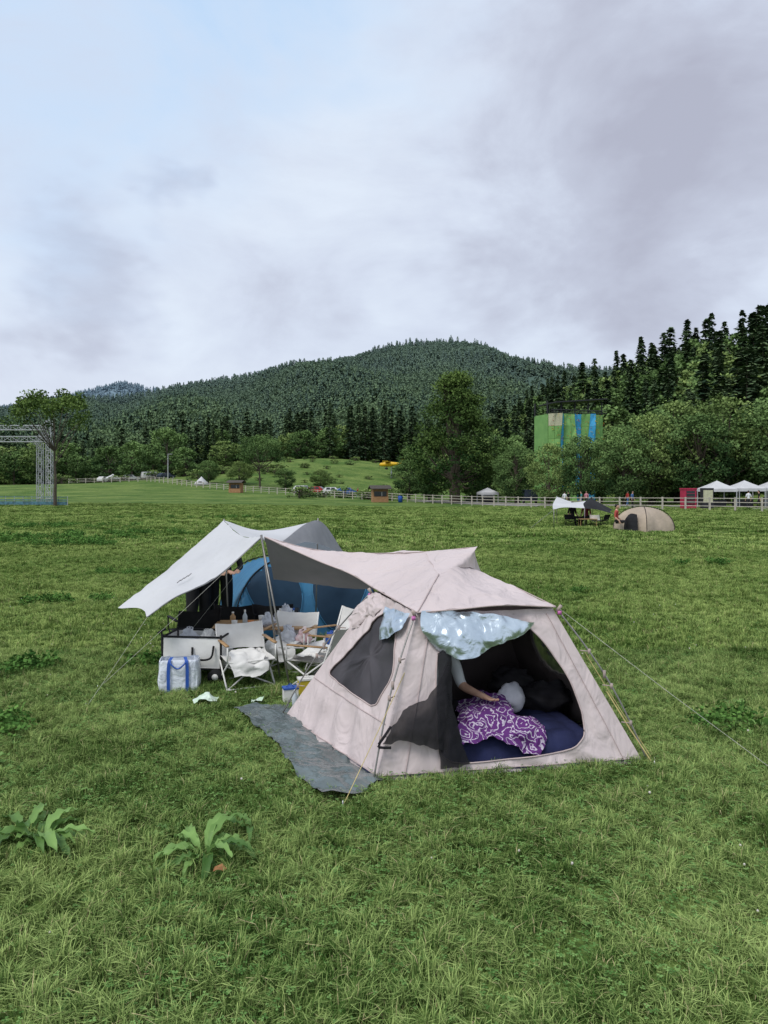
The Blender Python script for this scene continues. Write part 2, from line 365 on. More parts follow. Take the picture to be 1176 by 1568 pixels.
mbg=MB(); mbg.grid(np.dstack([X,Y,Z])); mbg.obj('ground',[groundmat()])

# ------------------------------------------------------------ instancing
def collection(name,meshes):
    c=bpy.data.collections.new(name)
    for i,me in enumerate(meshes):
        o=bpy.data.objects.new(f'{name}_part_{i:02d}',me); c.objects.link(o)
    return c
def scatter(name,coll,pts,rot,scl,idx):
    me=bpy.data.meshes.new(name); n=len(pts); me.vertices.add(n); me.vertices.foreach_set('co',np.asarray(pts,np.float32).ravel())
    a=me.attributes.new('rot','FLOAT_VECTOR','POINT'); a.data.foreach_set('vector',np.asarray(rot,np.float32).ravel())
    a=me.attributes.new('scl','FLOAT_VECTOR','POINT'); a.data.foreach_set('vector',np.asarray(scl,np.float32).ravel())
    a=me.attributes.new('idx','INT','POINT'); a.data.foreach_set('value',np.asarray(idx,np.int32))
    o=bpy.data.objects.new(name,me); scene.collection.objects.link(o)
    ng=bpy.data.node_groups.new(name+'_gn','GeometryNodeTree')
    ng.interface.new_socket('Geometry',in_out='INPUT',socket_type='NodeSocketGeometry'); ng.interface.new_socket('Geometry',in_out='OUTPUT',socket_type='NodeSocketGeometry')
    N=ng.nodes; L=ng.links; gi=N.new('NodeGroupInput'); go=N.new('NodeGroupOutput')
    ci=N.new('GeometryNodeCollectionInfo'); ci.inputs['Collection'].default_value=coll; ci.inputs['Separate Children'].default_value=True; ci.inputs['Reset Children'].default_value=True
    ip=N.new('GeometryNodeInstanceOnPoints'); ip.inputs['Pick Instance'].default_value=True
    def na(nm,t):
        q=N.new('GeometryNodeInputNamedAttribute'); q.data_type=t; q.inputs['Name'].default_value=nm
        return [s for s in q.outputs if s.enabled and s.name=='Attribute'][0]
    L.new(gi.outputs[0],ip.inputs['Points']); L.new(ci.outputs[0],ip.inputs['Instance'])
    L.new(na('idx','INT'),ip.inputs['Instance Index']); L.new(na('rot','FLOAT_VECTOR'),ip.inputs['Rotation']); L.new(na('scl','FLOAT_VECTOR'),ip.inputs['Scale'])
    L.new(ip.outputs[0],go.inputs[0])
    md=o.modifiers.new('scatter','NODES'); md.node_group=ng
    return o

# ---- grass: square tufted tiles laid edge to edge
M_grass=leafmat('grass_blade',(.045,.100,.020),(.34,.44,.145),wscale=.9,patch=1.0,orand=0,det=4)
M_grassf=leafmat('grass_blade_field',(.075,.145,.030),(.33,.415,.130),wscale=.25,patch=1.0,orand=0,det=4)
M_clover=leafmat('clover_leaf',(.06,.14,.035),(.19,.32,.10),wscale=1.3,patch=.5,orand=0)
M_dry=pm('dry_grass',(.45,.40,.20),rough=.9)
M_flower=pm('clover_flower',(.75,.72,.66),(.55,.5,.45),scale=60)
def qmesh(name,V,mi,tint,mats):
    nq=len(V)//4; me=bpy.data.meshes.new(name)
    me.vertices.add(len(V)); me.vertices.foreach_set('co',V.astype(np.float32).ravel())
    me.loops.add(nq*4); me.loops.foreach_set('vertex_index',np.arange(nq*4,dtype=np.int32))
    me.polygons.add(nq); me.polygons.foreach_set('loop_start',np.arange(0,nq*4,4,dtype=np.int32))
    for m in mats: me.materials.append(m)
    me.polygons.foreach_set('material_index',mi.astype(np.int32))
    a=me.attributes.new('tint','FLOAT','POINT'); a.data.foreach_set('value',tint.astype(np.float32))
    me.update(calc_edges=True); return me
def blades(P,hf,h,w_,rng,dry=.02,comb=None):
    n=len(P); d=rng.uniform(0,6.283,n)
    if comb is not None: d=comb+rng.normal(0,1.1,n)
    D_=np.stack([np.cos(d),np.sin(d),np.zeros(n)],1); S_=np.stack([-np.sin(d),np.cos(d),np.zeros(n)],1)
    H=h*rng.uniform(.35,1.3,n)*hf; lean=H*rng.uniform(.1,1.3,n); ww=(w_*rng.uniform(.6,1.25,n)/2)[:,None]
    B_=np.concatenate([P,np.full((n,1),-.01)],1); z=np.array([0,0,1.])
    Mi=B_+D_*(lean*.35)[:,None]+z*(H*.62)[:,None]; T_=B_+D_*lean[:,None]+z*(H-.28*lean)[:,None]
    q1=np.stack([B_-S_*ww,B_+S_*ww,Mi+S_*ww*.9,Mi-S_*ww*.9],1); q2=np.stack([Mi-S_*ww*.9,Mi+S_*ww*.9,T_+S_*ww*.12,T_-S_*ww*.12],1)
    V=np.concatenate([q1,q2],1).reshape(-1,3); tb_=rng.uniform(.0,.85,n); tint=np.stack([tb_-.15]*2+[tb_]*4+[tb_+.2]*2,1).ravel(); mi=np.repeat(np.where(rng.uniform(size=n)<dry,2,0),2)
    return V,mi,tint
def clovers(P,hf,h,s0,rng):
    n=len(P); H=h*rng.uniform(.35,.95,n)*hf; s=s0*rng.uniform(.6,1.5,n); a0=rng.uniform(0,6.28,n); out=[]
    for k in range(3):
        t=a0+k*2.094; c=np.stack([np.cos(t),np.sin(t),np.zeros(n)],1); tt=np.stack([-np.sin(t),np.cos(t),np.zeros(n)],1); o=np.concatenate([P,H[:,None]],1); zt=(rng.uniform(-.6,.6,n)*s)[:,None]*np.array([0,0,1.]); s_=s[:,None]
        out.append(np.stack([o,o+c*s_*.9+tt*s_*.7+zt,o+c*s_*1.7+zt*.5,o+c*s_*.9-tt*s_*.7+zt],1))
    V=np.stack(out,1).reshape(-1,3); return V,np.ones(3*n,int),np.repeat(rng.uniform(.1,.9,n),12)
def clump(P,seed,size):
    r=np.random.default_rng(seed); v=np.zeros(len(P))
    for k in range(7):
        kx,ky=r.integers(-4,5),r.integers(-4,5); v+=np.cos(2*math.pi*(kx*P[:,0]+ky*P[:,1])/size+r.uniform(0,6.28))
    return v/2.9
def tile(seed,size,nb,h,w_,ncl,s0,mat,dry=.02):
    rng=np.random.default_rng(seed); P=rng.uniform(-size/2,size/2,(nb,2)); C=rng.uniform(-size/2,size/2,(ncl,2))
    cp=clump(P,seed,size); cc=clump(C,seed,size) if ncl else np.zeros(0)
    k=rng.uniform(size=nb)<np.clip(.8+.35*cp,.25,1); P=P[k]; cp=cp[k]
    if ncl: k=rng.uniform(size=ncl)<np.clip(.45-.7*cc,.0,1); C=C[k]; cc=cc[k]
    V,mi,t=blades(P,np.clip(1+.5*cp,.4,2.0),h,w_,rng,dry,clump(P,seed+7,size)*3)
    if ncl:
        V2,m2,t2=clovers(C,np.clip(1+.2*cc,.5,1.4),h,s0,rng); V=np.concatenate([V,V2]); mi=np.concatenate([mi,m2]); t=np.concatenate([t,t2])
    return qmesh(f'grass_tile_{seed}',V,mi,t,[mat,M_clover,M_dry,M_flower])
def inpoly(x,y,poly):
    ins=np.zeros(len(x),bool); n=len(poly)
    for i in range(n):
        x1,y1=poly[i]; x2,y2=poly[(i+1)%n]
        c=((y1>y)!=(y2>y))&(x<(x2-x1)*(y-y1)/((y2-y1)+1e-12)+x1); ins^=c
    return ins
MASK=[[(-.06,5.45),(1.97,5.81),(1.5,7.6),(-.9,6.95)],[(-1.34,7.0),(-1.02,6.46),(-.74,5.95),(-.52,5.4),(-.33,5.14),(-.05,5.3),(-.6,7.1)]]
SN=.8
near=[tile(100+i,SN,9800,.070,.0041,[150,500,900,300,0,600][i],.0075,M_grass,.025) for i in range(6)]
SM=1.6
mid=[tile(200+i,SM,10500,.072,.0082,[0,300,150,500][i],.011,M_grassf) for i in range(4)]
SF=5.0
far=[tile(300+i,SF,11500,.10,.028,0,.01,M_grassf) for i in range(4)]
CX0,CX1,CY0,CY1=-2.4,2.4,4.8,8.0
def lay(name,coll,k,size,y0,y1,skip=None,zoff=0):
    pts=[];rot=[];scl=[];idx=[]
    for j in range(int(math.floor(y0/size)),int(math.ceil(y1/size))):
        y=(j+.5)*size
        if y<y0 or y>=y1: continue
        n=int((y*.57+1.3)/size)+1
        for i in range(-n,n+1):
            x=i*size
            if skip and skip(x,y): continue
            q=RNG.integers(0,4); pts.append((x,y,gz(x,y)+zoff)); rot.append((0,0,q*math.pi/2)); f=1 if RNG.random()<.5 else -1
            scl.append((f,1,(1.0+.35*noise.noise(Vector((x*.35,y*.35,8))))*RNG.uniform(.92,1.08))); idx.append(int(RNG.integers(0,k)))
    return scatter(name,coll,pts,rot,scl,idx)
ch=lambda x,y:(CX0<x<CX1) and (CY0<y<CY1)
lay('grass',collection('near_tiles',near),6,SN,2.0,9.6,ch)
lay('grass',collection('mid_tiles',mid),4,SM,9.6,27.2)
lay('grass',collection('far_tiles',far),4,SF,27.2,85,zoff=-.01)
rng=np.random.default_rng(9)
tx=[i*SN for i in range(-20,21) if CX0<i*SN<CX1]; ty=[(j+.5)*SN for j in range(0,20) if CY0<(j+.5)*SN<CY1]
hx0,hx1,hy0,hy1=min(tx)-SN/2,max(tx)+SN/2,min(ty)-SN/2,max(ty)+SN/2
nb=int((hx1-hx0)*(hy1-hy0)*12800); P=np.stack([rng.uniform(hx0,hx1,nb),rng.uniform(hy0,hy1,nb)],1); C=np.stack([rng.uniform(hx0,hx1,nb//28),rng.uniform(hy0,hy1,nb//28)],1)
for p in MASK: P=P[~inpoly(P[:,0],P[:,1],p)]; C=C[~inpoly(C[:,0],C[:,1],p)]
V,mi,t=blades(P,np.clip(1+.45*clump(P,5,.8),.4,1.8),.066,.0041,rng,.02,clump(P,12,.8)*3); V2,m2,t2=clovers(C,np.ones(len(C)),.066,.0075,rng)
me=qmesh('grass_round_tent',np.concatenate([V,V2]),np.concatenate([mi,m2]),np.concatenate([t,t2]),[M_grass,M_clover,M_dry,M_flower])
scene.collection.objects.link(bpy.data.objects.new('grass',me))
def tuft(seed,nb,rad,h,w_,dry,fl):
    rng=np.random.default_rng(seed); a=rng.uniform(0,6.28,nb); q=rad*np.sqrt(rng.uniform(size=nb)); P=np.stack([q*np.cos(a),q*np.sin(a)],1)
    V,mi,t=blades(P,1.1-.6*(q/rad)**2,h,w_,rng,dry); 
    if fl:
        mb=MB(); mb.ell((.02,.0,h*.75),(.009,.009,.009),0,6,4); fv=np.array(mb.v); Q=np.array([fv[list(f)] for f in mb.f]).reshape(-1,3); V=np.concatenate([V,Q]); mi=np.concatenate([mi,np.full(len(mb.f),3)]); t=np.concatenate([t,np.full(len(Q),.5)])
    return qmesh(f'tuft_{seed}',V,mi,t,[M_grass,M_clover,M_dry,M_flower])
tc_=collection('tufts',[tuft(1,150,.12,.125,.0048,.03,0),tuft(2,120,.10,.16,.0048,.10,0),tuft(3,34,.07,.20,.0035,.55,0),tuft(4,18,.04,.09,.004,.02,1)])
n=850; ys_=np.sqrt(RNG.uniform(2.2**2,14**2,n)); xs_=RNG.uniform(-1,1,n)*(ys_*.57+1); k=np.ones(n,bool)
for p in MASK: k&=~inpoly(xs_,ys_,p)
k&=~inpoly(xs_,ys_,[(-.5,4.9),(2.3,5.4),(2,7.9),(-1.6,7.3)]); xs_,ys_=xs_[k],ys_[k]
cl_=np.array([noise.noise(Vector((a*.6,b*.6,1.7))) for a,b in zip(xs_,ys_)]); k=cl_+RNG.normal(0,.12,len(xs_))>-.05; xs_,ys_=xs_[k],ys_[k]; n=len(xs_); s=RNG.uniform(.55,1.05,n)
scatter('grass',tc_,np.stack([xs_,ys_,g(xs_,ys_)],1),np.stack([np.zeros(n)]*2+[RNG.uniform(0,6.28,n)],1),np.stack([s,s,s],1),RNG.choice(4,n,p=[.52,.2,.08,.2]))

# ------------------------------------------------------------ trees
M_bark=pm('bark',(.11,.09,.07),(.05,.04,.03),scale=12,rough=.95)
M_leaf=leafmat('broadleaf_foliage',(.034,.070,.026),(.185,.285,.10),wscale=.25,patch=.25)
M_leafy=leafmat('light_foliage',(.050,.088,.028),(.24,.325,.11),wscale=.25,patch=.25)
M_leafb=leafmat('big_tree_foliage',(.024,.052,.017),(.145,.215,.06),wscale=.18,patch=.35)
M_con=leafmat('conifer_foliage',(.030,.055,.032),(.135,.195,.095),wscale=.12,patch=.25)
M_for=leafmat('forest_foliage',(.034,.064,.036),(.145,.215,.09),haze=(.150,.205,.215,.62),wscale=.012,patch=.6,dist=(280,1050))  # distance haze mixed into the leaf colour
M_hill=leafmat('hill_ground',(.03,.06,.03),(.06,.10,.04),haze=(.130,.185,.195,.62),wscale=.03,use_tint=False,dist=(280,1050))  # bluish distance haze mixed into the slope colour
def quads(mb,C,S,rng,mi,flat=.0,asp=.7):
    n=len(C); a=rng.normal(size=(n,3)); a[:,2]*=(1-flat); a/=np.linalg.norm(a,axis=1)[:,None]
    b=rng.normal(size=(n,3)); b-=a*(a*b).sum(1)[:,None]; b/=np.linalg.norm(b,axis=1)[:,None]
    a=a*S[:,None]; b=b*S[:,None]*asp
    V=np.stack([C-a,C-b,C+a,C+b],1).reshape(-1,3); mb.add(V.tolist(),[(4*i,4*i+1,4*i+2,4*i+3) for i in range(n)],mi)
def broadleaf(seed,H,R,cb,shape='round',ncl=70,per=70,ls=.16,mats=None,sparse=1.0,trunks=1,tr=1.0,crn=(.16,.30)):
    rng=np.random.default_rng(seed); mb=MB()
    r0=(H*.02+.06)*tr
    cen=[]
    for i in range(ncl):
        t=rng.uniform(); t=t if shape!='flat' else .35+.65*rng.uniform()
        if shape=='round': rr=math.sqrt(max(0.02,1-(2*t-1)**2))
        elif shape=='cone': rr=(1-t)**.75*.98+.08 if t>.22 else .62+t*1.3
        else: rr=math.sqrt(max(.05,1-(1.5*t-.75)**2))
        q=rr*R*rng.uniform(.25,1)**.5*rng.uniform(.85,1.12); a=rng.uniform(0,6.283)
        cen.append((q*math.cos(a),q*math.sin(a),H*(cb+(1-cb)*t*.96)))
    cen=np.array(cen)
    for k in range(trunks):
        ox=0 if trunks==1 else rng.uniform(-.5,.5)*R*.12; top=H*(.72 if shape!='cone' else .93)
        lean=rng.uniform(-.04,.04)*H+(ox*4 if trunks>1 else 0)
        pts=[(ox+lean*f**1.5+rng.normal()*.02*H*f*(1-f),rng.normal()*.015*H*f,top*f) for f in np.linspace(0,1,7)]
        mb.tube(pts,[r0*(1.25-f*1.05) for f in np.linspace(0,1,7)],0,8)
        for c in cen[rng.choice(ncl,min(ncl,18),False)]:
            f=min(.95,max(.25,(c[2]/top)*.62)); j=int(f*6); p=np.array(pts[j]); mdp=(p+c)/2+np.array([0,0,-.04*H*rng.uniform(-.5,1)])
            mb.tube([p,mdp,c],[r0*.45*(1-f*.5),r0*.28,r0*.08],0,5,False)
    for c in cen:
        cr=R*rng.uniform(*crn); n=int(per*rng.uniform(.6,1.2)*sparse)
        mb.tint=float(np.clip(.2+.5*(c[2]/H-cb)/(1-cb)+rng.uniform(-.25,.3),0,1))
        d=rng.normal(size=(n,3)); d/=np.linalg.norm(d,axis=1)[:,None]; d*=(rng.uniform(.1,1,n)**.5)[:,None]
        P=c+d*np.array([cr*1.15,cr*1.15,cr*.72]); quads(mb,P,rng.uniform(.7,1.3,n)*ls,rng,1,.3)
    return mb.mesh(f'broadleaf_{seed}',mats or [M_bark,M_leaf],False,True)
def conifer(seed,H=1.0,R=.19,layers=24,br=8,per=5,cb=.10):
    rng=np.random.default_rng(seed); mb=MB(); r0=H*.013
    mb.tube([(0,0,0),(0,0,H*.5),(0,0,H*.98)],[r0,r0*.6,r0*.1],0,6)
    lx,ly=rng.normal(0,.012,2)
    for l in range(layers):
        t=(l+rng.uniform(-.4,.4))/layers; z=H*(cb+(1-cb)*t); rr=R*H*((1-t)**.62*.92+.035)*rng.uniform(.65,1.15)
        for b in range(br):
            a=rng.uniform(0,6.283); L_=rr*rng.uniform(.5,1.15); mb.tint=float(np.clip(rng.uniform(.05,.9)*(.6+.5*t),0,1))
            ca,sa=math.cos(a),math.sin(a)
            for k in range(per):
                f=(k+.5)/per; s=H*.020*(1.3-f*.5)*rng.uniform(.6,1.5); x=L_*f; zz=z-H*.03*f*f*2+H*.022*f+rng.normal()*H*.007
                tw=rng.uniform(-.6,.6)
                c=np.array([ca*x+lx*t,sa*x+ly*t,zz]); o=np.array([ca*math.cos(tw)-sa*math.sin(tw),sa*math.cos(tw)+ca*math.sin(tw),rng.uniform(-.6,.2)])*s*1.2; p=np.array([-sa,ca,rng.uniform(-.5,.5)])*s*.8
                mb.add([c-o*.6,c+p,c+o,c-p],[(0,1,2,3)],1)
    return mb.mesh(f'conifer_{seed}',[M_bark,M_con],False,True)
def lowcon(seed,R=.19):
    rng=np.random.default_rng(seed); mb=MB()
    for l in range(8):
        t=l/8; z=.1+.9*t; rr=R*((1-t)**.7+.06)
        for b in range(6):
            a=rng.uniform(0,6.283); L_=rr*rng.uniform(.6,1.25); mb.tint=float(rng.uniform(.05,.85)); w_=.35*L_+.015
            ca,sa=math.cos(a),math.sin(a)
            mb.add([(0,0,z+.08),(ca*L_-sa*w_,sa*L_+ca*w_,z-.03),(ca*L_*1.1,sa*L_*1.1,z-.07),(ca*L_+sa*w_,sa*L_-ca*w_,z-.03)],[(0,1,2,3)],0)
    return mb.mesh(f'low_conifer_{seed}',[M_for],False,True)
def lowbroad(seed):
    rng=np.random.default_rng(seed); mb=MB()
    for i in range(13):
        c=rng.normal(size=3); c/=np.linalg.norm(c); c=c*np.array([.34,.34,.26])*rng.uniform(.5,1)+np.array([0,0,.5]); mb.tint=float(rng.uniform(.5,1.2)*(.5+c[2]))
        quads(mb,c+rng.normal(size=(8,3))*.07,rng.uniform(.06,.1,8),rng,0)
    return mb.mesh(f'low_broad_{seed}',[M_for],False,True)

# mountain
rx=[-1500,-900,-696,-519,-431,-329,-254,-166,-78,-25,28,90,130,156,214,275,364,500,630,900,1500]
rzv=[50,75,88,97,108,120,135,147,165,178,190,194,189,174,156,153,152,145,130,110,80]
def mtn(x,y):
    b=np.clip((y-290)/710,0,1); h=np.interp(x,rx,rzv)
    z=np.where(y<=1000,h*b**1.12,h*(1-.7*np.clip((y-1000)/600,0,1)**2))
    sp=np.sin(x*.021+np.sin(y*.008)*1.6)*np.sin(y*.006+x*.004)+.6*np.sin(x*.047+y*.013+1.3)
    z=z+sp*13*4*b*(1-b)*np.where(y<1000,1,0)
    return z-3+2*b
xs=np.linspace(-1500,1500,190); ys=np.linspace(285,1600,90); X,Y=np.meshgrid(xs,ys)
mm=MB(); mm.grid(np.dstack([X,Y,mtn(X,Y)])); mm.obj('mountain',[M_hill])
cf=collection('forest_trees',[lowbroad(5),lowbroad(6),lowcon(1),lowcon(2,.22),lowcon(3,.16)])
for o_,nm in zip(cf.objects,['a_broad','b_broad','c_con','d_con','e_con']): o_.name='forest_'+nm
n=20000
y=RNG.uniform(330**1.3,1030**1.3,n)**(1/1.3); x=RNG.uniform(-1,1,n)*(y*.60+60)
ms_=np.array([noise.noise(Vector((a*.011,b*.008,0)))+.5*noise.noise(Vector((a*.03,b*.03,5))) for a,b in zip(x,y)])
idx=np.where(ms_+RNG.normal(0,.2,n)>.05,RNG.integers(0,2,n),RNG.integers(2,5,n))
s=np.where(idx<2,RNG.uniform(9,13,n),RNG.uniform(9,16,n))
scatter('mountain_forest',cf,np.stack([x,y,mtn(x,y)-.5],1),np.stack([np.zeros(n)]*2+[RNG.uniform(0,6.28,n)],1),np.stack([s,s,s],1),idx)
def ridge(x,y):
    h=np.interp(x,[-2600,-1500,-1040,-860,-774,-690,-600,-520,-300,0,600],[120,175,212,244,264,284,266,252,220,180,120]); return h*np.exp(-((y-2000)/420)**2)-14
xs=np.linspace(-2600,600,200); ys=np.linspace(1350,2500,40); X,Y=np.meshgrid(xs,ys)
M_far=leafmat('distant_ridge',(.16,.225,.27),(.18,.25,.30),wscale=.01,use_tint=False,orand=0)  # bluish base colour carries the painted haze of distance
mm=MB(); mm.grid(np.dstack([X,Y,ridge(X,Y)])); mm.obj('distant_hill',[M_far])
rng=np.random.default_rng(3); n=5200; x=rng.uniform(-1500,300,n); y=rng.uniform(1640,2020,n); s=rng.uniform(11,18,n)
mf=MB()
for l in range(4):
    for b in range(5):
        a=rng.uniform(0,6.28); z0=.1+.22*l; rr=.3*(1-z0)+.04; mf.add([(0,0,z0+.3),(rr*math.cos(a-.5),rr*math.sin(a-.5),z0),(rr*1.1*math.cos(a),rr*1.1*math.sin(a),z0-.03),(rr*math.cos(a+.5),rr*math.sin(a+.5),z0)],[(0,1,2,3)])
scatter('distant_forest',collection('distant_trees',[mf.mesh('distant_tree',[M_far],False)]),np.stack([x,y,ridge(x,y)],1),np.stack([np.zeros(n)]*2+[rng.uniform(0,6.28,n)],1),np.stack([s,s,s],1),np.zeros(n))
# tree belt
cons=[conifer(31),conifer(32,R=.24),conifer(33,R=.18,layers=28)]
bl_=[broadleaf(41,10,4.2,.12,'round',60,48,.28),broadleaf(42,10,4.6,.10,'round',60,48,.28,[M_bark,M_leafy]),broadleaf(43,10,3.6,.12,'round',55,48,.28)]
cb_=bpy.data.collections.new('belt_trees')
for i,me in enumerate(cons): o_=bpy.data.objects.new(f'belt_a{i}',me); cb_.objects.link(o_)
for i,me in enumerate(bl_): o_=bpy.data.objects.new(f'belt_b{i}',me); cb_.objects.link(o_)
P=[];S=[];I=[]
def put(x,y,h,i):
    P.append((x,y,gz(x,y)-.2)); s=h if i<3 else h/10; k=random.uniform(.85,1.2); S.append((s*k,s*k,s)); I.append(i)
for _ in range(700):
    y=random.uniform(215,330); x=random.uniform(-.62*y,.16*y)
    if -48<x<22 and y<245: continue
    zone=noise.noise(Vector((x*.03,y*.03,1)))
    if zone>.05 and y<275: put(x,y,random.uniform(7,12),random.randint(3,5))
    elif random.random()<.25: put(x,y,random.uniform(9,14),random.randint(3,5))
    else: put(x,y,random.uniform(12,19)+(3 if x>-50 else 0),random.randint(0,2))
for _ in range(900):
    y=random.uniform(112,330); x=random.uniform(.15*y if y>190 else 48,.62*y+14)
    if gz(x,y)<2.5: 
        if random.random()<.4: continue
        put(x,y,random.uniform(8,13),random.randint(3,5)); continue
    if random.random()<.5: put(x,y,random.uniform(10,17),random.randint(3,5))
    else: put(x,y,random.uniform(13,24),random.randint(0,2))
for x,y,h in [(-95,190,9),(-86,186,11),(-80,192,8),(-70,188,9.5),(-63,185,10),(-56,190,13),(-50,186,7.5),(-104,188,10),(-112,192,12),(-121,190,10),(-44,205,8),(-36,200,6),(8,190,9),(16,175,8),(22,168,9),(12,200,11)]:
    put(x,y,h,random.randint(3,5))
n=len(P); scatter('tree_belt',cb_,P,[(0,0,random.uniform(0,6.28)) for _ in range(n)],S,I)

def place(me,name,x,y,s=1,rz=0,sx=1,dz=-.05):
    o=bpy.data.objects.new(name,me); o.location=(x,y,gz(x,y)+dz); o.scale=(s*sx,s*sx,s); o.rotation_euler[2]=rz; scene.collection.objects.link(o); return o
big=broadleaf(51,18.6,7.6,.10,'cone',230,110,.17,[M_bark,M_leafb],trunks=3,crn=(.10,.24))
place(big,'broadleaf_tree',10,104)
bA=broadleaf(52,12,5,.12,'round',110,100,.17); bB=broadleaf(53,12,5.4,.10,'round',110,100,.17,[M_bark,M_leafy]); bC=broadleaf(54,12,4.6,.14,'round',100,100,.17)
bs=[bA,bB,bC]
for i,(x,y,h,sx) in enumerate([(17.5,98,8.2,.85),(20.5,92,7.6,.9),(23.5,88,8.4,.8),(27.3,84,9,.95),(31,86,10.5,.95),(35,82,10.2,1),(33.5,92,11.5,1),(39,84,12,1.05),(43,80,11.5,1.05),(46,88,12.5,1.1),(38,96,13,1),(50,80,11,1),(28.5,97,8.2,.8),(55,86,12,1),(4,118,6.5,1.2),(7,115,5.5,1.2),(14.5,112,8,1)]):
    place(bs[i%3],'broadleaf_tree',x,y,h/12,i*1.3,sx)
place(broadleaf(55,13.3,5.5,.28,'flat',75,80,.2,sparse=.8,tr=.7),'broadleaf_tree',-25.5,152,.82,0,1.0)
place(broadleaf(56,11.8,4.0,.58,'flat',46,100,.13,[M_bark,M_leafb],tr=.5,crn=(.14,.28)),'broadleaf_tree',-32.9,74,.97,.4,1)
for x,y,h in [(-31,158,5),(-20,150,4.5),(-13.5,158,4),(-38,160,5)]: place(bs[int(abs(x))%3],'broadleaf_tree',x,y,h/12,x,1.3)
mbsh=[broadleaf(61,1,.8,.0,'round',22,30,.07),broadleaf(62,1,.9,.0,'round',22,30,.07,[M_bark,M_leafy])]
cbu=collection('bushes',mbsh); P=[];S=[]
for row in range(5):
    yy=168+row*14
    for k in range(26):
        x=-46+k*2.6+random.uniform(-1,1)+row; y=yy+random.uniform(-2,2)+.06*x
        if random.random()<.6: continue
        P.append((x,y,gz(x,y))); s=random.uniform(.5,1.3); S.append((s*1.5,s*1.3,s))
for k in range(60):
    x=random.uniform(-80,60); y=175+random.uniform(-5,20) if x<-20 else random.uniform(112,135)
    P.append((x,y,gz(x,y))); s=random.uniform(1,2.4); S.append((s*1.3,s*1.3,s))
scatter('hedge',cbu,P,[(0,0,random.uniform(0,6.28)) for _ in P],S,[1 if random.random()<.7 else 0 for _ in P])
M_weed=leafmat('weed_leaf',(.035,.095,.022),(.13,.25,.06),wscale=.6)
def weedm(seed):
    rng=np.random.default_rng(seed); mb=MB()
    for i in range(45):
        a=rng.uniform(0,6.28); q=.3*math.sqrt(rng.uniform()); c=np.array([q*math.cos(a),q*math.sin(a),rng.uniform(.03,.20)]); mb.tint=float(rng.uniform(.1,.9))
        quads(mb,c[None]+rng.normal(size=(5,3))*.03,rng.uniform(.018,.04,5),rng,0,.4)
    return mb.mesh(f'weed_{seed}',[M_weed],False,True)
cw=collection('weeds',[weedm(71),weedm(72)]); P=[];S=[]
for cx,cy,rx_,ry_,nn_ in [(-14,30,4,3,50),(-11,27,2.5,.8,20),(-9.5,33,3,1,24),(-18,40,6,2,40),(-5.8,13.6,.8,.35,10),(-6.5,9,1.2,.5,8),(4,15,.4,.2,3),(3.0,6.6,.35,.25,4),(-6,18,1,.3,6),(9,20,1,.3,4),(-12,50,5,1,20),(-3.4,6.2,.3,.5,5),(-4.2,8.6,.6,.25,7),(-2.6,8.9,.4,.1,4)]:
    for _ in range(nn_):
        x=random.gauss(cx,rx_*.5); y=random.gauss(cy,ry_*.5); P.append((x,y,gz(x,y))); s=random.uniform(.4,.9)*(1 if cy<25 else 1.3); S.append((s,s,s))
scatter('weeds',cw,P,[(0,0,random.uniform(0,6.28)) for _ in P],S,[random.randint(0,1) for _ in P])

# dock plants
M_dock=leafmat('dock_leaf',(.07,.16,.035),(.25,.42,.12),trans=.3,wscale=4,rough=.5,gloss=.3)
M_dead=pm('dead_leaf',(.30,.14,.06))
def dock(x,y,s,nl,seed):
    r=random.Random(seed); mb=MB()
    for i in range(nl):
        a=i*2.4+r.uniform(-.4,.4); Ln=s*r.uniform(.55,1.15); up=r.uniform(.35,1.3); wd=Ln*r.uniform(.17,.24); G=np.zeros((14,5,3))
        ca,sa=math.cos(a),math.sin(a); rad=r.uniform(0,.03);z=.01;ang=up; lat=0; bend=r.uniform(-.06,.06)
        for j in range(14):
            t=j/13; wj=wd*(math.sin(math.pi*min(1,t*.96+.03))**.7)*(1.0 if t>.3 else (.18+t*2.7)); rad+=Ln/13*math.cos(ang); z+=Ln/13*math.sin(ang); ang-=.12*r.uniform(.3,1.7); lat+=bend*Ln*t
            for k in range(5):
                q=(k-2)/2; off=q*wj*.5+lat; rip=.012*math.sin(j*1.9+i*2+q*1.5)*abs(q); G[j,k]=(ca*rad-sa*off,sa*rad+ca*off,z+abs(q)*wj*.25+rip)
        mb.tint=r.uniform(.05,.95); mb.grid(G,0)
    if seed==1: mb.grid(patch([[(.10,-.22,.05),(.13,-.225,.065),(.16,-.215,.05)],[(.095,-.19,.055),(.13,-.19,.08),(.165,-.19,.055)]],10,8,.012,26),1)
    return mb.obj('broad_leaved_dock_plant',[M_dock,M_dead],None,True,(x,y,0),0,True)
dock(-1.03,4.25,.30,24,1); dock(-2.05,4.42,.33,22,21); dock(-2.2,4.5,.28,12,22); dock(3.15,6.5,.22,14,3); dock(-.80,4.55,.20,9,4); dock(-3.1,5.6,.22,11,5); dock(1.3,5.0,.09,7,6); dock(3.4,7.2,.18,10,7); dock(-1.2,7.6,.10,7,8); dock(-1.28,4.5,.18,8,9); dock(-2.5,4.7,.22,9,10)

